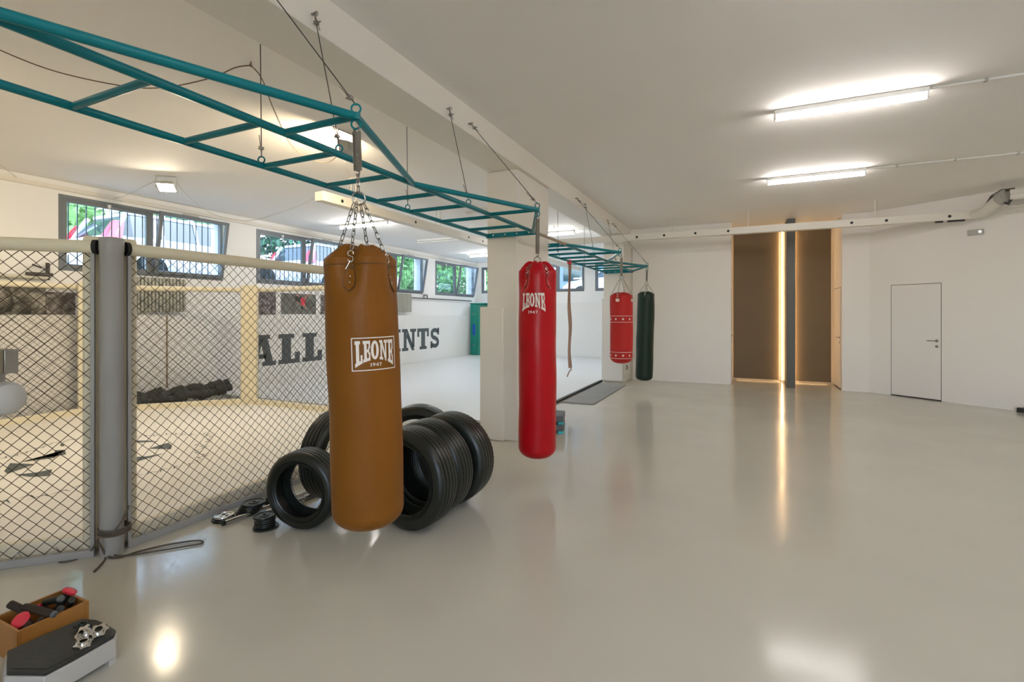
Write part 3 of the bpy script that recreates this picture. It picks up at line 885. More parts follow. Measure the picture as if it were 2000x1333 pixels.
def bag(label, apex, R, ztop, zbot, mat, strap_deg, spring_z, ring_z, tilt, tabs='leather', logo=None, group='punching bags on the teal frames', bot_round=0.09, pinch=0.20, seam=0.07, link=0.036):
    ax, ay = apex
    t = thing('punching_bag', label, 'punching bag', (ax, ay, ZT), 0, group)
    n_ = math.hypot(ax, ay)
    fx, fy = ax / n_, ay / n_                      # view direction to the bag
    def dirv(phi):                                 # phi: degrees right of the side facing the entrance of the hall
        c_, s_ = math.cos(math.radians(phi)), math.sin(math.radians(phi))
        return Vector((-fx * c_ + fy * s_, -fy * c_ - fx * s_, 0))
    zt, zb = ztop - ZT, zbot - ZT
    rnd = random.Random(label)
    ph = [rnd.uniform(0, 6.28) for _ in range(6)]
    def rad(phi, z):
        """radius of the body at angle phi (degrees) and height z"""
        k = max(0.0, min(1.0, (z - (zt - seam - 0.22)) / 0.20))
        k = k * k * (3 - 2 * k)
        lobe = ((1 + math.cos(math.radians(4 * (phi - strap_deg)))) / 2) ** 3.0
        r_ = R * (1 - pinch * k * lobe)
        r_ *= 1 + 0.012 * math.sin(z * 7 + ph[0] + math.radians(phi)) + 0.008 * math.sin(z * 13 + ph[1] + 2 * math.radians(phi)) + 0.012 * k * math.sin(math.radians(phi) * 9 + ph[2]) * math.sin(math.radians(phi) * 3 + ph[4]) + 0.006 * k * math.sin(math.radians(phi) * 20 + z * 30)
        return r_
    N = 72
    prof = []
    zs = []
    for k in range(9):                              # rounded bottom
        a = PI / 2 * k / 8
        zs.append((zb + bot_round * (1 - math.sin(a)), 1 - (1 - math.cos(a)) ** 1.0 * 1.0 if False else None, a))
    b = MB()
    rows = []
    rows.append([(0.0, zb)] * N)
    for k in range(1, 10):
        a = PI / 2 * k / 9
        s = math.sin(a) ** 0.75
        z = zb + bot_round * (1 - math.cos(a))
        rows.append([(rad(i * 360 / N, z) * (0.0 + s), z) for i in range(N)])
    zz = zb + bot_round
    nb = 44
    ztopb = zt - seam
    for k in range(1, nb + 1):
        z = zz + (ztopb - zz) * k / nb
        rows.append([(rad(i * 360 / N, z), z) for i in range(N)])
    # hem, then the gathered mouth
    rows.append([(rad(i * 360 / N, ztopb) * 0.985, ztopb + 0.004) for i in range(N)])
    for s, h in ((0.965, 0.05), (0.84, 0.38), (0.66, 0.78), (0.50, 1.0), (0.38, 1.02), (0.0, 0.90)):
        row = []
        for i in range(N):
            lobe = ((1 + math.cos(math.radians(4 * (i * 360 / N - strap_deg)))) / 2) ** 2
            row.append((rad(i * 360 / N, ztopb) * s, ztopb + 0.004 + seam * h * (1 - 0.14 * lobe) * (0.90 + 0.10 * math.sin(i * 0.5 + ph[3]))))
        rows.append(row)
    vs = []
    for row in rows:
        for i, (r_, z) in enumerate(row):
            d = dirv(i * 360 / N)
            vs.append(d * r_ + Vector((0, 0, z)))
    fs = []
    for j in range(len(rows) - 1):
        for i in range(N):
            l = (i + 1) % N
            fs.append((j * N + i, j * N + l, (j + 1) * N + l, (j + 1) * N + i))
    b.add(vs, fs)
    body = b.build('bag_body', mat, t)
    body.data.shade_smooth()
    # hem stitching
    b = MB()
    for dz in (0.030,):
        b.tube([dirv(i * 5) * (rad(i * 5, ztopb - dz) + 0.0008) + Vector((0, 0, ztopb - dz)) for i in range(72)], 0.0016, 5, closed=True)
    b.build('hem', M['tab_edge'] if tabs == 'leather' and mat == M['leather_brown'] else mat, t)
    # spring and hardware
    s1, s0 = spring_z[0] - ZT, spring_z[1] - ZT
    b = MB()
    turns = 30
    pts = []
    for k in range(turns * 10 + 1):
        th = 2 * PI * k / 10
        pts.append((0.018 * math.cos(th), 0.018 * math.sin(th), s1 + (s0 - s1) * k / (turns * 10)))
    b.tube(pts, 0.0034, 5)
    b.lathe([(0.0145, s1), (0.0145, s0)], 12)
    b.build('spring', M['spring'], t, smooth=True)
    b = MB()
    top = -0.06
    b.tube(smooth_path([(0.012, 0, s1), (0.016, 0, s1 + 0.02), (0.006, 0, top + 0.004), (-0.014, 0, top - 0.008), (-0.016, 0, s1 + 0.02)], 5), 0.0036, 6)
    rz_ = ring_z - ZT
    b.tube(smooth_path([(0.0, 0, s0), (0.010, 0, s0 - 0.008), (0.008, 0, s0 - 0.022), (-0.004, 0, s0 - 0.026), (-0.010, 0, s0 - 0.016)], 5), 0.0036, 6)
    chain(b, (0, 0, s0 - 0.020), (0, 0, rz_ + 0.030), 0.034, 0.008, 0.003)
    b.build('swivel', M['steel'], t, smooth=True)
    b = MB(); b.ring((0, 0, rz_), 0.031, 0.004, dirv(12), 28, 8)
    b.build('hanging_ring', M['steel'], t, smooth=True)
    # straps
    for k in range(4):
        phi = strap_deg + 90 * k
        d = dirv(phi); side = Vector((-d.y, d.x, 0))
        zh = ztopb - 0.010
        rr = rad(phi, zh)
        hook = d * (rr + 0.012) + Vector((0, 0, zh))
        b = MB()
        chain(b, d * 0.024 + Vector((0, 0, rz_ - 0.022)), d * (rr * 0.93) + Vector((0, 0, zh + 0.052)), link, 0.0075 if R > 0.1 else 0.006, 0.0026)
        b.build('chain', M['steel'], t, smooth=True)
        # S hook and triangle ring
        b = MB()
        c0 = d * (rr + 0.006) + Vector((0, 0, zh + 0.030)); c1 = d * (rr + 0.010) + Vector((0, 0, zh + 0.004))
        pts = [c0 + side * 0.013 * math.cos(a) + Vector((0, 0, 0.013 * math.sin(a))) for a in [math.radians(x) for x in range(-20, 260, 28)]]
        pts += [c1 + side * 0.013 * math.cos(a) + Vector((0, 0, 0.013 * math.sin(a))) for a in [math.radians(x) for x in range(80, -200, -28)]]
        b.tube(pts, 0.0032, 6)
        r2 = rad(phi, zh - 0.045)
        tri = [d * (rr + 0.012) + Vector((0, 0, zh - 0.004)), d * (r2 + 0.009) + side * 0.022 + Vector((0, 0, zh - 0.042)), d * (r2 + 0.009) - side * 0.022 + Vector((0, 0, zh - 0.042))]
        b.tube(tri, 0.0028, 6, closed=True)
        b.build('s_hook', M['chrome'], t, smooth=True)
        if tabs == 'leather':
            # leaf-shaped tab with two rivets
            outl = [(-0.021, 0.004), (0.021, 0.004), (0.030, -0.03), (0.034, -0.058), (0.029, -0.085), (0.0, -0.112), (-0.029, -0.085), (-0.034, -0.058), (-0.030, -0.03)]
            def on(x, y, off):
                z = zh - 0.038 + y
                f_ = phi + math.degrees(x / R)
                return dirv(f_) * (rad(f_, z) + off) + Vector((0, 0, z))
            for nm, sc, off, mm in (('strap_tab', 1.0, 0.004, M['tab_edge']), ('strap_tab', 0.90, 0.0065, mat)):
                vs = [on(0, -0.05, 0.001)] + [on(x * sc, -0.05 + (y + 0.05) * sc, 0.0) for x, y in outl] + [on(x * sc, -0.05 + (y + 0.05) * sc, off) for x, y in outl] + [on(0, -0.05, off + 0.001)]
                m_ = len(outl)
                fs = [(1 + i, 1 + (i + 1) % m_, 1 + m_ + (i + 1) % m_, 1 + m_ + i) for i in range(m_)] + [(1 + m_ + i, 1 + m_ + (i + 1) % m_, 1 + 2 * m_) for i in range(m_)]
                bb = MB(); bb.add(vs, fs); tb = bb.build(nm, mm, t)
                if mm is mat:
                    bb = MB()
                    for y in (-0.038, -0.066):
                        c_ = on(0.002, y, off + 0.0005)
                        bb.tube([c_, c_ + d * 0.0035], [0.005, 0.0035], 10)
                    bb.build('rivet', M['chrome'], tb, smooth=True)
        elif tabs == 'patch':
            z = zh - 0.055
            bb = MB()
            vs = []
            for off in (0.0, 0.004):
                for x, y in ((-0.028, -0.022), (0.028, -0.022), (0.028, 0.022), (-0.028, 0.022)):
                    f_ = phi + math.degrees(x / R)
                    vs.append(dirv(f_) * (rad(f_, z) + off + 0.002) + Vector((0, 0, z + y)))
            bb.add(vs, [(0, 1, 5, 4), (1, 2, 6, 5), (2, 3, 7, 6), (3, 0, 4, 7), (4, 5, 6, 7)])
            bb.build('strap_patch', M['logo_white'], t)
    def surf(phi, z, off=0.003):
        z -= ZT
        return dirv(phi) * (rad(phi, z) + off) + Vector((0, 0, z))
    if logo: logo(t, surf, R)
    # small lean of the hanging bag about the view axis
    ang, = (math.radians(tilt),)
    t.rotation_mode = 'AXIS_ANGLE'
    t.rotation_axis_angle = (ang, fx, fy, 0)
    return t

def leone(t, surf, R, phi_c, wd, ztop, zmid, zcorner, fan, boxed, zyear, yh):
    """five slab letters with an arched foot, the year below"""
    polys, x1 = text_polys('LEONE', 0, [0.60, 0.58, 0.66, 0.74, 0.58], 0.05)
    def mp(x, y, off=0.003):
        xn = x / x1 * 2 - 1                        # -1 .. 1
        bot = zmid + (zcorner - zmid) * abs(xn) ** 2
        z = bot + (ztop - bot) * y
        xx = xn * wd / 2 * (1 + fan * (1 - y))
        return surf(phi_c + math.degrees(xx / R), z, off)
    b = MB(); b.flat = True
    for poly in polys:
        # split long quads so they follow the bag
        if len(poly) == 4:
            p = [Vector(q_) for q_ in poly]
            n = 4
            for i in range(n):
                for j in range(n):
                    g = lambda s, r_: (p[0] * (1 - s) + p[1] * s) * (1 - r_) + (p[3] * (1 - s) + p[2] * s) * r_
                    b.add([mp(*g(i / n, j / n)), mp(*g((i + 1) / n, j / n)), mp(*g((i + 1) / n, (j + 1) / n)), mp(*g(i / n, (j + 1) / n))], [(0, 1, 2, 3)])
        else:
            b.add([mp(x, y) for x, y in poly], [tuple(range(len(poly)))])
    b.build('brand_lettering', M['logo_white'], t, whole=True)
    polys, x2 = text_polys('1947', 0, None, 0.16)
    b = MB(); b.flat = True
    for poly in polys:
        b.add([surf(phi_c + math.degrees((x - x2 / 2) * yh * 1.25 / R), zyear + y * yh) for x, y in poly], [tuple(range(len(poly)))])
    b.build('brand_year', M['logo_white'], t, whole=True)
    if boxed:
        b = MB(); b.flat = True
        hw, z0, z1, lt = boxed
        def strip(x0, z0_, x1_, z1_):
            n = 16 if abs(x1_ - x0) > 0.02 else 1
            for i in range(n):
                a, c_ = x0 + (x1_ - x0) * i / n, x0 + (x1_ - x0) * (i + 1) / n
                b.add([surf(phi_c + math.degrees(a / R), z0_), surf(phi_c + math.degrees(c_ / R), z0_), surf(phi_c + math.degrees(c_ / R), z1_), surf(phi_c + math.degrees(a / R), z1_)], [(0, 1, 2, 3)])
        strip(-hw, z0, hw, z0 + lt); strip(-hw, z1 - lt, hw, z1)
        strip(-hw, z0, -hw + lt, z1); strip(hw - lt, z0, hw, z1)
        b.build('brand_border', M['logo_white'], t)

bag('brown leather punching bag with a white boxed logo, the largest and nearest bag', (XC, 1.83), 0.170, 1.835, 0.478, M['leather_brown'], -21, (2.385, 2.200), 2.065, -1.8, pinch=0.29,
    logo=lambda t, s, R: leone(t, s, R, 17, 0.182, 1.383, 1.296, 1.262, 0.0, (0.106, 1.247, 1.398, 0.0045), 1.266, 0.015))
bag('long glossy red punching bag with white logo letters, in front of the near column', (XC, 4.15), 0.171, 1.985, 0.205, M['leather_red'], 43, (2.375, 2.06), 2.0, 0.0,
    logo=lambda t, s, R: leone(t, s, R, -14, 0.205, 1.695, 1.575, 1.53, 0.12, None, 1.515, 0.025), link=0.03, bot_round=0.10, pinch=0.32, seam=0.09)
def stars(t, s, R):
    b = MB(); b.flat = True
    for zc in (1.44, 0.895):
        for dz in (-0.048, 0.045):
            for i in range(72):
                b.add([s(i * 5, zc + dz), s(i * 5 + 5, zc + dz), s(i * 5 + 5, zc + dz + 0.006), s(i * 5, zc + dz + 0.006)], [(0, 1, 2, 3)])
        for k in range(10):
            ph = k * 36 - 28
            pts = []
            for j in range(10):
                r_ = 0.021 if j % 2 == 0 else 0.010
                a = PI / 2 + j * PI / 5
                pts.append(s(ph - math.degrees(r_ * math.cos(a) / R), zc + r_ * math.sin(a), 0.003))
            b.add([s(ph, zc, 0.004)] + pts, [(0, 1 + j, 1 + (j + 1) % 10) for j in range(10)])
    b.build('star_bands', M['logo_white'], t)
bag('short red punching bag with two bands of white stars', (XC + 0.02, 7.49), 0.170, 1.845, 0.765, M['canvas_red'], -20, (2.375, 2.10), 2.08, 0.0, tabs='patch', logo=stars, pinch=0.06, seam=0.055, bot_round=0.11, link=0.03)
bag('slim dark green punching bag, farthest on the far teal frame', (XC, 9.83), 0.165, 1.96, 0.215, M['bag_green'], -10, (2.38, 2.17), 2.12, 1.5, tabs='patchless', pinch=0.12, seam=0.05, link=0.03)

# hanging strap on the far frame
t = thing('hanging_strap', 'worn reddish brown strap hanging from the far teal frame beside the large red bag', 'strap', (-2.79, 8.36, ZT))
b = MB()
pts = [(0, 0, 0.02), (0.004, 0, -0.3), (-0.012, 0, -0.8), (0.010, 0, -1.2), (-0.006, 0, -1.6), (0.006, 0, -1.9)]
sp = smooth_path(pts, 8)
for off, tw in ((0.0, 0.5), (0.014, 1.4)):
    vs = []
    for i, p in enumerate(sp):
        a = tw * math.sin(i * 0.16) + 0.42
        d = Vector((math.cos(a), math.sin(a), 0)) * 0.024
        nrm = Vector((-math.sin(a), math.cos(a), 0)) * 0.0015
        p = p + Vector((off, off, 0))
        vs += [p - d - nrm, p + d - nrm, p + d + nrm, p - d + nrm]
    fs = []
    for i in range(len(sp) - 1):
        for k in range(4):
            l = (k + 1) % 4
            fs.append((i * 4 + k, i * 4 + l, i * 4 + 4 + l, i * 4 + 4 + k))
    b.add(vs, fs)
b.build('webbing', M['strap'], t)
b = MB(); b.tube(smooth_path([(0.006, 0, -1.88), (0.03, 0.01, -1.93), (0.0, 0.0, -1.96), (-0.04, -0.01, -2.06)]), 0.010, 6)
b.build('knot', M['strap'], t, smooth=True)
MB().box((-0.035, -0.03, -0.05), (0.035, 0.03, 0.025)).build('red_tape', M['red_plastic'], t, bevel=0.008)

# ------------------------------------------------------------------ tyres
def tyre_mesh(R, w):
    b = MB()
    rim = R * 0.69
    hw = w / 2
    half = [(rim, hw * 0.74), (rim + 0.008, hw * 0.82), (rim + 0.02, hw * 0.88), (R * 0.80, hw * 1.0), (R * 0.87, hw * 0.985), (R * 0.915, hw * 0.93), (R * 0.948, hw * 0.86), (R * 0.968, hw * 0.79), (R * 0.980, hw * 0.73)]
    tread = []
    edges = [0.70, 0.51, 0.44, 0.21, 0.14, -0.14, -0.21, -0.44, -0.51, -0.70]
    for i in range(0, len(edges), 2):
        a, c_ = edges[i], edges[i + 1]
        ra = R * (1 - 0.030 * a * a); rc = R * (1 - 0.030 * c_ * c_)
        tread += [(ra, a * hw), (rc, c_ * hw)]
        if i + 2 < len(edges):
            d = edges[i + 2]
            tread += [(rc - 0.011, c_ * hw * 1.0 - 0.0005), (rc - 0.011, d * hw + 0.0005)]
    prof = half + tread + [(r_, -h) for r_, h in half[::-1]] + [(rim - 0.004, -hw * 0.76), (rim + 0.02, -hw * 0.72), (R * 0.90, -hw * 0.62), (R * 0.925, 0), (R * 0.90, hw * 0.62), (rim + 0.02, hw * 0.72), (rim - 0.004, hw * 0.76)]
    b.lathe([(r_, z) for r_, z in prof], 96, close=True)
    # sidewall bead lines
    for s in (-1, 1):
        b.ring((0, 0, s * hw * 0.985), R * 0.76, 0.0025, (0, 0, 1), 72, 5)
        b.ring((0, 0, s * hw * 0.955), R * 0.71, 0.002, (0, 0, 1), 72, 5)
    return b
def sipes(R, w):
    """the shoulder blocks: raised lugs across both tread shoulders"""
    b = MB(); hw = w / 2
    n = 60
    for i in range(n):
        for s in (-1, 1):
            a = 2 * PI * (i + (0.5 if s > 0 else 0)) / n
            m = rotz(a)
            b.box((R * 0.96, -R * 2 * PI / n * 0.40, min(s * hw * 0.54, s * hw * 0.72)), (R * 0.9885, R * 2 * PI / n * 0.40, max(s * hw * 0.54, s * hw * 0.72)), m @ T(0, 0, 0) @ Matrix.Rotation(0, 4, 'Y'))
    return b
def tyre(x, y, R, w, az, lean, label):
    a = math.radians(az); l = math.radians(lean)
    axis = Vector((-math.sin(a) * math.cos(l), math.cos(a) * math.cos(l), math.sin(l)))
    zc = R * math.cos(l) + (w * 0.40) * abs(math.sin(l))
    o = tyre_mesh(R, w).build('tyre', M['tyre'], None, smooth=True)
    o.location = (x, y, zc)
    o.rotation_mode = 'QUATERNION'
    o.rotation_quaternion = axis.to_track_quat('Z', 'Y')
    tag(o, label, 'tyre', 'car tyres standing on the floor')
    sp = sipes(R, w).build('tread_block', M['tyre'], o, whole=True)
    sp['kind'] = 'stuff'
    return o
tyre(-2.815, 2.55, 0.272, 0.205, 12, 0.8, 'smallest tyre, standing in front at the left with the floor seen through it')
tyre(-2.13, 2.86, 0.352, 0.212, -5, 0, 'nearest of the three large tyres leaning in a row right of the brown bag')
tyre(-2.15, 3.105, 0.354, 0.212, -4, 3, 'middle one of the three large tyres in a row right of the brown bag')
tyre(-2.13, 3.375, 0.357, 0.224, 0, 1.5, 'farthest and rightmost of the large tyres, by the near column')
tyre(-3.03, 3.06, 0.357, 0.20, 96, 0, 'large tyre by the cage behind the smallest tyre, its tread to the left')
tyre(-2.62, 3.62, 0.35, 0.22, 20, 0, 'tyre almost hidden behind the brown bag, only its top right edge showing')

# ------------------------------------------------------------------ weight plates and bars by the cage
def plate_mesh(R, h):
    return [(0.014, 0), (R * 0.97, 0), (R, h * 0.2), (R, h * 0.8), (R * 0.97, h), (R * 0.86, h), (R * 0.82, h * 0.7), (R * 0.45, h * 0.7), (R * 0.40, h), (0.014, h)]
def plate(x, y, z, R, h, label, group, mat='iron', tilt=0.0):
    b = MB(); b.lathe(plate_mesh(R, h), 36, close=True)
    o = b.build('weight_plate', M[mat], None, smooth=True, loc=(x, y, z), rot=(tilt, tilt * 0.5, random.uniform(0, 3)))
    return tag(o, label, 'weight plate', group)
def stack(cx, cy, spec, where, mat='iron'):
    z = 0.0
    for i, (R, h, dx, dy) in enumerate(spec):
        top = i == len(spec) - 1
        if top: lab = 'top black weight plate of the stack ' + where
        elif i == 0: lab = 'bottom black weight plate of the stack ' + where
        else: lab = 'black weight plate in the middle of the stack ' + where
        plate(cx + dx, cy + dy, z, R, h - 0.0006, lab, 'weight plates ' + where, mat)
        z += h
    return z
stack(-3.05, 2.40, [(0.084, 0.014, 0.004, 0.004), (0.068, 0.015, 0, 0), (0.068, 0.015, 0.002, -0.002), (0.068, 0.015, -0.002, 0.001), (0.068, 0.015, 0.001, 0.003), (0.074, 0.018, -0.004, 0)], 'standing in front of the bars')
stack(-3.385, 2.535, [(0.080, 0.016, -0.01, -0.015), (0.080, 0.016, 0.0, -0.008), (0.080, 0.016, 0.004, 0.0), (0.080, 0.016, 0.012, 0.006), (0.084, 0.018, 0.022, 0.016)], 'against the cage behind the bars')
plate(-3.44, 2.36, 0.0, 0.075, 0.018, 'black weight plate flat at the left end of the bars, under a chrome one', 'weight plates at the left end')
plate(-3.44, 2.365, 0.0185, 0.066, 0.02, 'chrome weight plate lying on a black one at the left end of the bars', 'weight plates at the left end', 'chrome')
zt_ = stack(-3.40, 2.76, [(0.075, 0.018, 0, 0), (0.075, 0.018, 0.004, 0), (0.07, 0.018, 0, 0.004)], 'beside the smallest tyre')
plate(-3.40, 2.765, zt_ + 0.0005, 0.05, 0.018, 'small chrome weight plate on a black stack beside the smallest tyre', None, 'chrome')
def barbell(p0, p1, label, z, sleeve):
    p0, p1 = Vector((*p0, z)), Vector((*p1, z))
    t = thing('dumbbell_bar', label, 'bar', p0, 0, 'chrome bars lying by the cage')
    d = p1 - p0; u_ = d.normalized()
    MB().tube([(0, 0, 0), d], 0.0135, 14).build('shaft', M['chrome'], t, smooth=True)
    for s0 in sleeve:
        MB().tube([u_ * s0, u_ * (s0 + 0.14)], 0.022, 16).build('sleeve', M['chrome'], t, smooth=True)
    b = MB(); b.tube([-u_ * 0.012, u_ * 0.004], 0.019, 12)
    b.build('end_stop', M['iron'], t, smooth=True)
    return t
barbell((-3.345, 2.30), (-3.245, 3.62), 'long thin chrome bar lying nearest the cage, its left end free', 0.020, [0.95])
barbell((-3.215, 2.52), (-3.185, 3.55), 'short chrome bar with a thick sleeve beside the front plate stack', 0.0225, [0.02, 0.36])

# ------------------------------------------------------------------ lower left: wooden box, grips, scale
bx = thing('wooden_box', 'open wooden box full of small hand weights on the floor at lower left', 'box', (-2.91, 1.12, 0), 0)
x0, x1, y0, y1, hh, tk = -0.12, 0.115, -0.12, 0.135, 0.15, 0.012
for nm, lo, hi in (('side_panel', (x0, y0, 0), (x1, y0 + tk, hh)), ('side_panel', (x0, y1 - tk, 0), (x1, y1, hh)), ('side_panel', (x0, y0 + tk, 0), (x0 + tk, y1 - tk, hh)), ('side_panel', (x1 - tk, y0 + tk, 0), (x1, y1 - tk, hh)), ('bottom_panel', (x0 + tk, y0 + tk, 0.003), (x1 - tk, y1 - tk, 0.013))):
    MB().box(lo, hi).build(nm, M['wood'], bx, bevel=0.0015)
def grip(a, b_, r, label, body, ends, cap_r=None):
    a, b_ = Vector(a), Vector(b_)
    t = thing('hand_weight', label, 'hand weight', a, 0, 'hand weights in the wooden box')
    d = b_ - a; u_ = d.normalized()
    MB().tube([u_ * 0.004, d * 0.1, d * 0.5, d * 0.9, d - u_ * 0.004], [r * 0.9, r, r, r, r * 0.9], 20).build('foam_grip', M[body], t, smooth=True)
    for k, e in enumerate(ends):
        if e:
            c0, dd = (Vector((0, 0, 0)), -u_) if k == 0 else (d, u_)
            rr = cap_r or r * 0.93
            MB().tube([c0 - dd * 0.004, c0 + dd * 0.006, c0 + dd * 0.012, c0 + dd * 0.014], [rr * 0.9, rr, rr * 0.8, rr * 0.3], 24).build('end_cap', M[e], t, smooth=True)
    return t
grip((-2.935, 1.07, 0.185), (-2.805, 1.125, 0.155), 0.0165, 'long brown foam hand weight with a grey end lying across the top of the box', 'grip', (None, 'grip_end'))
grip((-3.03, 1.055, 0.185), (-2.945, 1.10, 0.135), 0.0165, 'brown foam hand weight sticking up at the left end of the box', 'grip', (None, None))
grip((-2.882, 1.045, 0.152), (-2.92, 1.12, 0.06), 0.016, 'brown foam hand weight with a large red end disc, at the left of the box', 'grip', ('red_plastic', None), 0.034)
grip((-2.835, 1.045, 0.145), (-2.88, 1.13, 0.05), 0.0175, 'short brown hand weight standing next to the large red disc', 'grip', (None, None))
grip((-2.822, 1.085, 0.150), (-2.87, 1.15, 0.045), 0.0145, 'brown hand weight under the long one with its round end showing', 'grip', (None, None))
grip((-2.905, 1.225, 0.180), (-2.93, 1.15, 0.06), 0.015, 'hand weight with a red end disc at the far end of the box', 'grip_black', ('red_plastic', None), 0.031)
grip((-2.855, 1.170, 0.188), (-2.935, 1.145, 0.165), 0.016, 'black hand weight with a grey round end at the far end of the box', 'grip_black', ('grip_end', None))
grip((-2.838, 1.165, 0.150), (-2.92, 1.19, 0.09), 0.0165, 'black hand weight with a dark round end below the grey-ended one', 'grip_black', (None, None))
grip((-2.832, 1.205, 0.172), (-2.90, 1.225, 0.12), 0.0145, 'black hand weight pointing right at the corner of the box', 'grip_black', (None, None))
grip((-2.945, 1.135, 0.150), (-2.96, 1.18, 0.09), 0.013, 'hand weight with a small pink end in the middle of the box', 'grip', ('red_plastic', None), 0.010)

sc = thing('weighing_scale', 'mechanical weighing scale with a black platform on a pale base at lower left', 'weighing scale', (-2.6, 1.06, 0), 0)
S0 = Vector((-2.6, 1.06, 0))
def spt(u, v, z=0.12): p = at(u, v, z) - S0; return (p.x, p.y)
top_px = [(14, 1272), (13, 1312), (89, 1313), (150, 1281), (222, 1240), (226, 1231), (207, 1219), (188, 1211), (160, 1209), (90, 1238)]
tp = [Vector(spt(u, v)) for u, v in top_px]
cen = sum(tp, Vector((0, 0))) / len(tp)
MB().prism([p[:] for p in tp], 0.103, 0.120).build('platform_mat', M['scale_rubber'], sc, bevel=0.003)
b = MB(); b.prism([(cen + (p - cen) * 0.93)[:] for p in tp], 0.1195, 0.1225); b.build('mat_ridge', M['scale_rubber'], sc, bevel=0.001)
outer = [cen + (p - cen) * 1.035 for p in tp]; foot = [cen + (p - cen) * 1.07 for p in tp]
b = MB()
n = len(tp)
vs = [Vector((*p, 0.103)) for p in outer] + [Vector((*p, 0.085)) for p in [cen + (p - cen) * 1.055 for p in tp]] + [Vector((*p, 0.022)) for p in foot] + [Vector((*p, 0.022)) for p in [cen + (p - cen) * 1.0 for p in tp]]
fs = [tuple(range(n))]
for lv in range(3):
    fs += [(lv * n + i, lv * n + (i + 1) % n, (lv + 1) * n + (i + 1) % n, (lv + 1) * n + i) for i in range(n)]
fs.append(tuple(3 * n + i for i in range(n))[::-1])
b.add(vs, fs); b.build('base', M['scale_white'], sc, bevel=0.004)
for k in (1, 4, 7, 9):
    p = cen + (tp[k] - cen) * 0.95
    pa, pb = foot[k], foot[(k + 1) % n]; pz = foot[k - 1]
    da, db_ = (pb - pa).normalized() * 0.03, (pz - pa).normalized() * 0.03
    ci = (cen - pa).normalized() * 0.05
    MB().prism([(pa + db_)[:], pa[:], (pa + da)[:], (pa + ci + da)[:], (pa + ci)[:]], 0.0, 0.0225).build('foot', M['scale_white'], sc)
MB().box((-0.10, -0.205, 0.03), (-0.055, -0.165, 1.13)).build('column', M['scale_white'], sc, bevel=0.006)
b = MB()
hc = Vector((0.01, -0.18, 1.18))
m = T(*hc) @ Matrix.Rotation(PI / 2, 4, 'Y') @ rotz(0.0)
b.lathe([(0.0, -0.15), (0.045, -0.135), (0.062, -0.07), (0.066, 0.03), (0.055, 0.062), (0.03, 0.078), (0.0, 0.082)], 32, m)
b.build('scale_head', M['plastic_grey'], sc, smooth=True)
b = MB()
b.box((-0.01, -0.20, 1.28), (0.095, -0.19, 1.37)); b.box((-0.01, -0.17, 1.28), (0.095, -0.16, 1.37)); b.box((0.085, -0.20, 1.28), (0.097, -0.16, 1.37)); b.box((-0.01, -0.19, 1.22), (0.02, -0.17, 1.37))
b.build('beam_bracket', M['steel'], sc, bevel=0.002)
MB().tube([(-0.01, -0.18, 1.325), (0.08, -0.18, 1.325)], 0.018, 14).build('poise_weight', M['iron'], sc, smooth=True)

def collar(p, rot, label, mat='chrome', s=1.0):
    b = MB()
    n = 48
    outer_, inner_ = [], []
    for k in range(n):
        a = 2 * PI * k / n
        r_ = (0.030 + 0.0045 * max(-0.6, math.cos(6 * a))) * s
        outer_.append((r_ * math.cos(a), r_ * math.sin(a))); inner_.append((0.0135 * s * math.cos(a), 0.0135 * s * math.sin(a)))
    h = 0.010 * s
    vs = [(x, y, 0) for x, y in outer_] + [(x, y, h) for x, y in outer_] + [(x, y, h) for x, y in inner_] + [(x, y, 0) for x, y in inner_]
    fs = []
    for lv in range(4):
        nx = (lv + 1) % 4
        fs += [(lv * n + i, lv * n + (i + 1) % n, nx * n + (i + 1) % n, nx * n + i) for i in range(n)]
    b.add(vs, fs)
    b.lathe([(0.0135 * s, h), (0.019 * s, h), (0.0185 * s, h + 0.009 * s), (0.0135 * s, h + 0.009 * s)], 28, close=True)
    o = b.build('bar_collar', M[mat], None, smooth=True, loc=p, rot=rot)
    return tag(o, label, 'bar collar', 'star collars on the scale')
z = 0.1235
collar(tuple(at(163, 1261, z)), (0, 0, 0.3), 'chrome star collar lying flat on the scale platform, nearest the front edge')
collar(tuple(at(165, 1249, z) + Vector((0, 0, 0.022))), (math.radians(52), math.radians(-22), 0.5), 'chrome star collar tipped up on the scale platform, its hole facing out')
collar(tuple(at(192, 1240, z) + Vector((0.005, 0.0, 0.012))), (math.radians(14), math.radians(20), 0.1), 'chrome star collar at the far right corner of the scale platform')
collar(tuple(at(160, 1228, z) + Vector((0, 0, 0.005))), (math.radians(-16), 0, 0.1), 'black star collar at the back of the scale platform', 'iron', 0.9)

# ------------------------------------------------------------------ boards, mats, steps
o = MB().box((-2.88, 5.225, 0.004), (-2.575, 5.295, 1.60)).build('padding_board', M['column'], bevel=0.01)
tag(o, 'cream padded board standing against the front of the near column', 'padding board')
t = thing('mat_floor', 'white mat flooring with a black edge covering the far left room', 'mat floor', (0, 0, 0))
MB().box((-9.08, 5.98, 0.003), (-2.90, 16.38, 0.042)).build('white_mats', M['mat_white'], t, bevel=0.004)
b = MB(); b.box((-2.90, 6.38, 0.003), (-2.855, 10.90, 0.034)); b.build('edge_strip', M['black'], t)
for k in range(4):
    y = 8.0 + k * 0.635
    o = MB().box((-2.80, y, 0.0), (-2.25, y + 0.63, 0.016)).build('rubber_tile', M['grey_mat'], bevel=0.004)
    tag(o, ['grey rubber tile nearest in the row beside the white mat floor', 'second nearest grey rubber tile in the row beside the white mat floor', 'third grey rubber tile in the row, between its neighbours', 'farthest grey rubber tile, at the foot of the far column'][k], 'rubber tile', 'grey tiles beside the white mats')
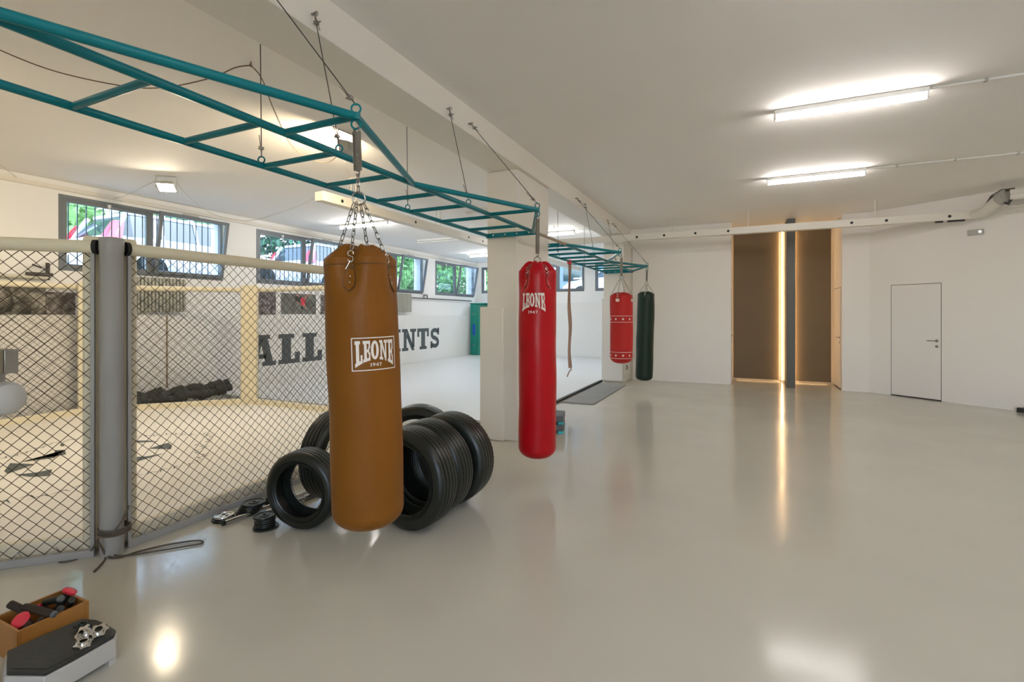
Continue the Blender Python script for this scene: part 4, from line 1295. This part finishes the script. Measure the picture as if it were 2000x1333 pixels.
for k in range(2):
    zz = k * 0.115
    t = thing('aerobic_step', ['lower grey step with turquoise feet behind the large red bag', 'upper grey step with turquoise feet stacked behind the large red bag'][k], 'aerobic step', (-2.20, 6.02, zz), 0.3, 'stacked aerobic steps')
    b = MB(); b.prism([(-0.22, -0.17), (0.10, -0.17), (0.12, -0.12), (0.12, 0.2), (-0.22, 0.2)], 0.03, 0.112)
    b.build('platform', M['step_grey'], t, bevel=0.012)
    for xx in (-0.18, 0.04):
        MB().box((xx, -0.178, 0.0), (xx + 0.07, 0.19, 0.034)).build('foot', M['cyan'], t, bevel=0.004)
# green gym mats standing in the far corner
t = thing('gym_mat', 'green folding gym mat with a blue label standing in the far left corner', 'gym mat', (-9.06, 15.72, 0.043))
b = MB(); b.prism([(0.0, 0.0), (0.27, 0.0), (0.27, 0.08), (0.0, 0.08)], 0, 1.86); b.build('mat_half', M['green_mat'], t, bevel=0.012)
b = MB(); b.prism([(0.275, 0.0), (1.0, 0.30), (0.97, 0.38), (0.275, 0.09)], 0, 1.86); b.build('mat_half', M['green_mat'], t, bevel=0.012)
MB().box((-0.01, -0.02, 1.862), (1.05, 0.40, 1.90)).build('top_flap', M['green_mat'], t, bevel=0.01)
MB().box((0.10, -0.004, 0.72), (0.20, 0.0, 1.12)).build('label', M['blue'], t)
b = MB(); b.ring((0.14, -0.006, 1.50), 0.035, 0.008, (0, 1, 0), 16, 6); b.ring((0.14, -0.006, 0.36), 0.035, 0.008, (0, 1, 0), 16, 6)
b.build('handle_eyelet', M['steel'], t, smooth=True)

# dark rolled tarp outside the cage on the left
b = MB()
pts = [Vector((-8.93, 4.55, 0.10)), Vector((-8.93, 4.85, 0.14)), Vector((-8.86, 5.1, 0.12)), Vector((-8.80, 5.35, 0.165)), Vector((-8.72, 5.62, 0.15)), Vector((-8.64, 5.86, 0.20)), Vector((-8.60, 6.02, 0.24))]
sp = smooth_path(pts, 6)
rs = [0.11 + 0.025 * math.sin(i * 0.9) + 0.015 * math.sin(i * 2.3) for i in range(len(sp))]
for i in range(len(sp)): sp[i].z = max(sp[i].z, rs[i] + 0.002) + 0.04 * 0
rs[-1] = 0.05
b.tube(sp, rs, 14)
b.tube([p + Vector((0.11, -0.03, -0.05)) for p in sp], [r_ * 0.7 for r_ in rs], 12)
b.tube([p + Vector((0.02, 0.02, 0.05)) for p in sp[6:30]], [0.07 + 0.02 * math.sin(i) for i in range(24)], 12)
o = b.build('rolled_tarp', M['tarp'], smooth=True)
tag(o, 'lumpy dark grey rolled tarp lying on the floor behind the cage', 'rolled tarp')

# ------------------------------------------------------------------ radiators, pipes, posters on the left wall
def radiator(y0, y1, z0, z1, label):
    t = thing('radiator', label, 'radiator', (LWX + 0.10, y0, z0), 0, 'radiators under the windows')
    L = y1 - y0; h = z1 - z0
    n = int(L / 0.055)
    for k in range(n):
        b = MB(); b.box((-0.045, k * L / n + 0.006, 0), (0.05, (k + 1) * L / n - 0.010, h))
        b.build('radiator_fin', M['radiator'], t, bevel=0.008)
    b = MB(); b.tube([(0, 0, 0.05), (0, L, 0.05)], 0.018, 8); b.tube([(0, 0, h - 0.05), (0, L, h - 0.05)], 0.018, 8)
    for yy in (0.1, L - 0.1): b.box((-0.098, yy, h * 0.7), (0, yy + 0.02, h * 0.72))
    b.build('manifold', M['radiator'], t, smooth=True)
    return t
radiator(4.55, 5.52, 1.56, 2.14, 'ribbed grey radiator under the nearest window, seen through the cage mesh')
radiator(11.0, 12.18, 1.60, 2.14, 'ribbed grey radiator under the third window, right of the brown bag')
t = thing('heating_pipe', 'dark heating pipe with a valve running along the wall under the far left windows', 'pipe', (LWX, 12.2, 2.03))
b = MB(); b.tube([(0.06, 0, 0), (0.06, 3.75, 0)], 0.017, 8)
b.tube([(0.06, 0.9, 0.0), (0.06, 0.9, 0.11), (0.06, 0.72, 0.11)], 0.018, 8); b.tube([(0.06, 0.72, 0.12), (0.06, 0.72, 0.0)], 0.014, 8)
b.build('pipe_run', M['pipe_dark'], t, smooth=True)
t = thing('heating_pipe', 'pale pipe along the wall at the far left behind the cage', 'pipe', (LWX, 0.5, 2.04))
b = MB(); b.tube([(0.07, -3, 0), (0.07, 3.1, 0)], 0.03, 10); b.build('pipe_run', M['pipe_light'], t, smooth=True)
b = MB(); b.tube([(0.07, 3.1, -0.03), (0.07, 3.1, 0.22)], 0.024, 10); b.box((0.05, 2.86, 0.03), (0.12, 3.14, 0.07)); b.tube([(0.09, 2.92, 0.18), (0.09, 3.02, 0.14)], 0.012, 6)
b.build('valve', M['pipe_dark'], t, smooth=True)
o = MB().box((LWX + 0.1, 5.20, 0.25), (LWX + 0.112, 5.225, 1.5)).build('wooden_batten', M['bar_wood'])
tag(o, 'thin brown wooden batten upright on the white wall padding', 'batten')

def photo_material(name, c0, c1, scale, seed):
    m = bpy.data.materials.new(name); m.use_nodes = True
    nt = m.node_tree; p = nt.nodes['Principled BSDF']; p.inputs['Roughness'].default_value = 0.35
    tc = nt.nodes.new('ShaderNodeTexCoord'); mpn = nt.nodes.new('ShaderNodeMapping'); mpn.inputs['Location'].default_value = (seed, seed * 2, seed * 3)
    n = nt.nodes.new('ShaderNodeTexNoise'); n.inputs['Scale'].default_value = scale; n.inputs['Detail'].default_value = 5; n.inputs['Distortion'].default_value = 1.0
    r = nt.nodes.new('ShaderNodeValToRGB'); r.color_ramp.elements[0].position = 0.38; r.color_ramp.elements[1].position = 0.66
    r.color_ramp.elements[0].color = c0; r.color_ramp.elements[1].color = c1
    nt.links.new(tc.outputs['Object'], mpn.inputs[0]); nt.links.new(mpn.outputs[0], n.inputs['Vector']); nt.links.new(n.outputs['Fac'], r.inputs[0]); nt.links.new(r.outputs[0], p.inputs['Base Color'])
    return m
def poster(y0, y1, z0, z1, mat, label, border=True):
    t = thing('poster', label, 'poster', (LWX, y0, z0), 0, 'photo posters above the wall padding')
    MB().box((0.0, 0, 0), (0.012, y1 - y0, z1 - z0)).build('backing', M['plastic_white' if border else 'black'], t)
    e = 0.012 if border else 0.0
    b = MB(); b.flat = True
    b.add([(0.0135, e, e), (0.0135, y1 - y0 - e, e), (0.0135, y1 - y0 - e, z1 - z0 - e), (0.0135, e, z1 - z0 - e)], [(0, 1, 2, 3)])
    b.build('print', mat, t)
    return t
PA = photo_material('photo_print_dark', (0.02, 0.022, 0.018, 1), (0.42, 0.40, 0.36, 1), 4.5, 1)
PB = photo_material('photo_print_grey', (0.06, 0.05, 0.05, 1), (0.40, 0.38, 0.37, 1), 7, 4)
PC = photo_material('photo_print_green_grey', (0.11, 0.11, 0.10, 1), (0.20, 0.22, 0.20, 1), 2.5, 9)
PD = photo_material('photo_print_crowd', (0.03, 0.025, 0.03, 1), (0.33, 0.30, 0.30, 1), 14, 12)
poster(2.55, 3.60, 1.51, 1.93, PA, 'dark photo poster of grappling figures at the far left, seen through the cage', False)
poster(3.605, 3.95, 1.51, 1.84, PB, 'small grey photo poster just right of the dark one at the far left', False)
poster(6.72, 7.50, 1.51, 2.0, PD, 'photo poster of a crowd above the word ALL', False)
p3 = poster(7.62, 8.62, 1.51, 2.0, PC, 'white-edged photo poster with a small fighter in red, left of the brown bag')
b = MB(); b.flat = True
for pts, in (([(0.56, 0.22), (0.66, 0.22), (0.67, 0.36), (0.60, 0.40), (0.54, 0.36)],),):
    b.add([(0.0145, x, y) for x, y in pts], [tuple(range(len(pts)))])
b.build('red_figure', M['red_plastic'], p3)
b = MB(); b.flat = True
FIG = material('figure_skin', (0.45, 0.26, 0.20), 0.5)
for pts in ([(0.66, 0.35), (0.74, 0.42), (0.84, 0.47), (0.82, 0.49), (0.70, 0.45), (0.63, 0.39)], [(0.56, 0.24), (0.44, 0.31), (0.42, 0.29), (0.54, 0.21)], [(0.60, 0.22), (0.70, 0.12), (0.72, 0.14), (0.65, 0.23)], [(0.42, 0.44), (0.50, 0.40), (0.52, 0.43), (0.44, 0.47)]):
    b.add([(0.0148, x, y) for x, y in pts], [tuple(range(len(pts)))])
b.build('figure_limbs', FIG, p3)
b = MB(); b.flat = True
for pts in ([(0.40, 0.30), (0.52, 0.26), (0.55, 0.40), (0.46, 0.46), (0.38, 0.40)], [(0.55, 0.12), (0.62, 0.14), (0.60, 0.20), (0.53, 0.19)]):
    b.add([(0.0142, x, y) for x, y in pts], [tuple(range(len(pts)))])
b.build('figure_dark', M['tarp'], p3)
poster(8.74, 9.6, 1.51, 2.0, PD, 'photo poster of which only a strip shows at the left edge of the brown bag')

# ------------------------------------------------------------------ loose cables on the left ceiling
def loose_cable(pts, mat, label, r=0.005, hooks=()):
    t = thing('electric_cable', label, 'cable', (0, 0, 0), 0, 'loose cables under the left ceiling')
    MB().tube(smooth_path([at(*p) for p in pts], 6), r, 6).build('cord', M[mat], t, smooth=True)
    for h in hooks:
        p = at(*h)
        b = MB(); b.tube([(p.x, p.y, p.z), (p.x, p.y, H)], 0.006, 6); b.ring(p, 0.012, 0.003, (1, 0, 0), 12, 5)
        b.build('ceiling_hook', M['steel'], t)
    return t
loose_cable([(-60, 65, 3.46), (0, 98, 3.42), (110, 140, 3.37), (240, 168, 3.34), (320, 171, 3.34), (410, 153, 3.38), (460, 132, 3.44), (490, 128, 3.47)], 'cable_brown', 'dark thin cable sagging across the upper left ceiling', hooks=[(490, 128, 3.47)])
loose_cable([(490, 128, 3.47), (512, 155, 3.45), (535, 215, 3.42), (570, 285, 3.40), (605, 309, 3.36), (640, 317, 3.36), (664, 300, 3.36)], 'cable_brown', 'dark thin cable running down from the ceiling hook to the floodlight by the spring')
loose_cable([(-50, 285, 3.46), (0, 322, 3.46), (50, 357, 3.42), (110, 381, 3.38), (180, 393, 3.36), (240, 384, 3.38), (290, 360, 3.42), (307, 353, 3.44)], 'cable_white', 'pale cable sagging in front of the first window up to the lit floodlight')
loose_cable([(345, 356, 3.44), (365, 380, 3.41), (400, 410, 3.37), (440, 426, 3.35), (490, 431, 3.34), (545, 416, 3.34), (590, 400, 3.34), (612, 388, 3.16)], 'cable_white', 'pale cable sagging from the lit floodlight to the open end of the duct')
loose_cable([(672, 315, 3.36), (684, 350, 3.3), (678, 370, 3.22), (660, 372, 3.18)], 'cable_white', 'short pale cable hanging from the floodlight beside the spring onto the duct', 0.004)

# ------------------------------------------------------------------ outside
g = MB(); g.box((-60, -25, 2.0), (-9.56, 60, 2.08)); g.box((-9.56, 16.9, 2.0), (40, 60, 2.08)); g.box((-9.56, -25, -0.1), (40, -4.21, 0.0))
struct(g.build('ground_outside', M['asphalt'], whole=True))
def car(x, y, label, rz=0.0):
    """estate car, rear at local y=0, nose at y=4.2; right flank towards +x"""
    t = thing('car', label, 'car', (x, y, 2.08), rz, 'parked white cars outside the windows')
    st_ = [(0.0, 0.45, 0.80, 0.78), (0.10, 0.28, 0.95, 0.84), (0.8, 0.22, 0.98, 0.87), (2.0, 0.20, 0.96, 0.88), (3.0, 0.22, 0.93, 0.87), (3.9, 0.26, 0.80, 0.82), (4.2, 0.40, 0.62, 0.70)]
    b = MB(); vs = []; n = 10
    for yy, zl, zb, wd in st_:
        vs += [Vector(p) for p in ((-wd * 0.9, yy, zl), (-wd, yy, zl + 0.12), (-wd, yy, (zl + zb) / 2), (-wd * 0.97, yy, zb - 0.05), (-wd * 0.88, yy, zb), (wd * 0.88, yy, zb), (wd * 0.97, yy, zb - 0.05), (wd, yy, (zl + zb) / 2), (wd, yy, zl + 0.12), (wd * 0.9, yy, zl))]
    fs = [tuple(range(n))[::-1], tuple((len(st_) - 1) * n + k for k in range(n))]
    for i in range(len(st_) - 1):
        fs += [(i * n + k, i * n + (k + 1) % n, (i + 1) * n + (k + 1) % n, (i + 1) * n + k) for k in range(n)]
    b.add(vs, fs); b.build('car_body', M['car_white'], t, smooth=True)
    # glass house
    gh = [(0.18, 0.94, 0.72, 0.96), (0.50, 0.96, 0.66, 1.38), (0.9, 0.96, 0.64, 1.44), (2.2, 0.95, 0.64, 1.42), (2.9, 0.93, 0.72, 0.98)]
    b = MB(); vs = []
    for yy, zb, wt, ztp in gh: vs += [Vector(p) for p in ((-0.80, yy, zb - 0.02), (-wt, yy, ztp), (wt, yy, ztp), (0.80, yy, zb - 0.02))]
    fs = [(3, 2, 1, 0), (16, 17, 18, 19)]
    for i in range(4): fs += [(i * 4 + k, i * 4 + (k + 1) % 4, i * 4 + 4 + (k + 1) % 4, i * 4 + 4 + k) for k in range(4)]
    b.add(vs, fs); b.build('car_windows', M['car_glass'], t)
    b = MB(); b.prism([(-0.66, 0.48), (0.66, 0.48), (0.66, 0.9), (0.66, 2.25), (-0.66, 2.25), (-0.66, 0.9)], 1.385, 1.465); b.build('roof', M['car_white'], t, bevel=0.03)
    b = MB()
    for s in (-1, 1):
        for ya, yb in ((0.12, 0.42), (1.05, 1.05), (1.75, 1.75), (2.95, 2.3)):
            b.tube([(s * 0.80, ya + (0.06 if ya < 0.5 else 0), 0.93), (s * 0.665, yb, 1.41)], 0.045 if ya < 0.5 else 0.028, 6)
    b.build('pillar', M['car_white'], t)
    for s in (-1, 1):
        MB().add([(s * 0.86, 0.02, 0.88), (s * 0.86, 0.28, 0.88), (s * 0.76, 0.36, 1.22), (s * 0.72, 0.22, 1.24), (s * 0.70, -0.01, 0.90), (s * 0.62, 0.20, 1.22)], [(0, 1, 2, 3), (0, 3, 5, 4), (4, 5, 2, 1), (3, 2, 5), (0, 4, 1)]).build('tail_lamp', M['car_red'], t)
        for yy in (0.78, 3.35):
            b = MB(); m = T(s * 0.80, yy, 0.31) @ Matrix.Rotation(PI / 2, 4, 'Y'); b.lathe([(0.18, -0.09), (0.31, -0.08), (0.31, 0.08), (0.18, 0.09)], 24, m)
            b.build('wheel', M['tyre'], t, smooth=True)
        b = MB(); b.box((s * 0.875 - 0.015, 1.15, 0.74), (s * 0.875 + 0.015, 1.35, 0.77)); b.build('door_handle', M['car_white'], t)
    return t
car(-11.55, 5.05, 'white car with a red tail lamp parked outside the nearest window')
car(-11.55, 9.75, 'white car parked outside the second window from the left')
def leafy(name, x, y, z, rx, ry, rz_, n, col, label, size=0.16, group='shrubs and trees outside the windows'):
    t = thing(name, label, 'shrub', (x, y, z), 0, group)
    b = MB(); b.flat = True
    rnd = random.Random(label)
    for i in range(n):
        th, cz = rnd.uniform(0, 2 * PI), rnd.uniform(-1, 1)
        s = math.sqrt(1 - cz * cz); r_ = rnd.uniform(0.75, 1.05)
        c_ = Vector((rx * s * math.cos(th) * r_, ry * s * math.sin(th) * r_, rz_ * (1 + cz * r_)))
        e1 = Vector((rnd.uniform(-1, 1), rnd.uniform(-1, 1), rnd.uniform(-1, 1))).normalized(); e2 = e1.orthogonal().normalized()
        k = size * rnd.uniform(0.6, 1.3)
        b.add([c_ - e1 * k, c_ - e2 * k * 0.5, c_ + e1 * k, c_ + e2 * k * 0.5], [(0, 1, 2, 3)])
    b.build('foliage', col, t, whole=True)['kind'] = 'stuff'
    b = MB(); b.tube([(0, 0, 0), (0.05, 0, rz_)], [0.09, 0.04], 8)
    for k in range(5): b.tube([(0.02, 0, rz_ * 0.5), (rx * 0.6 * math.cos(k * 1.3), ry * 0.6 * math.sin(k * 1.3), rz_ * 1.3)], [0.04, 0.015], 6)
    b.build('stem', M['wood'], t)
G1 = material('leaf_green', (0.10, 0.26, 0.06), 0.6, noise=0.4, scale=3)
G2 = material('leaf_pale_green', (0.20, 0.36, 0.12), 0.6, noise=0.4, scale=3)
G3 = material('leaf_dark_green', (0.03, 0.10, 0.05), 0.6, noise=0.4, scale=3)
names = ['pale green shrub left of the car outside the nearest window', 'green shrub behind the white car outside the nearest window', 'green shrub behind the two parked cars', 'dark green shrub behind the second parked car',
         'green shrub outside the third window', 'pale green shrub outside the last window on the left', 'green shrub far along the left side', 'dark green shrub at the far corner outside']
for k, (x, y, col) in enumerate([(-14.5, 5.0, G2), (-14.8, 9.0, G1), (-14.5, 12.6, G3), (-14.0, 16.2, G1), (-13.6, 19.6, G1), (-13.3, 23.0, G2), (-13.6, 26.6, G1), (-13.6, 30.2, G3)]):
    leafy('shrub', x, y, 2.08, 1.5, 1.68, 1.6, 2600, col, names[k])
car(-2.6, 20.2, 'silver white car seen sideways outside the far windows right of the near column', PI / 2)
t = thing('house', 'pale bluish building beyond the far windows right of the near column', 'building', (-4.0, 24.5, 2.08))
HW = material('render_blue_grey', (0.17, 0.21, 0.25), 0.8, noise=0.05)
MB().box((-6, 0, 0), (12, 6, 6)).build('house_wall', HW, t)
for k in range(5):
    MB().box((-4.5 + k * 3.2, -0.03, 1.2), (-3.3 + k * 3.2, 0.0, 2.8)).build('house_window', M['car_glass'], t)
MB().box((-6.3, -0.4, 6.0), (12.3, 6.4, 6.2)).build('roof', M['window_grey'], t)

o = MB().box((-2.87, 10.875, 0.035), (-2.40, 10.925, 1.88)).build('padding_board', M['wall'], bevel=0.01)
tag(o, 'pale padded board standing against the front of the far column', 'padding board')
t = thing('wall_socket', 'small grey socket box low on the right side of the far column', 'socket', (-2.378, 11.15, 0.32))
MB().box((0.0, -0.04, -0.06), (0.03, 0.04, 0.06)).build('socket_box', M['plastic_grey'], t, bevel=0.004)
MB().box((0.031, -0.025, -0.03), (0.036, 0.025, 0.03)).build('cover', M['iron'], t)
t = thing('door_stop', 'small black block on the floor by the right wall at the picture edge', 'door stop', tuple(at(1999, 806, 0.0)))
MB().prism([(-0.09, -0.02), (0.12, -0.14), (0.16, -0.06), (-0.05, 0.03)], 0.0, 0.07).build('block', M['black'], t, bevel=0.01)
MB().prism([(-0.02, -0.02), (0.09, -0.08), (0.10, -0.05), (-0.01, 0.01)], 0.071, 0.09).build('top_strip', M['plastic_grey'], t)
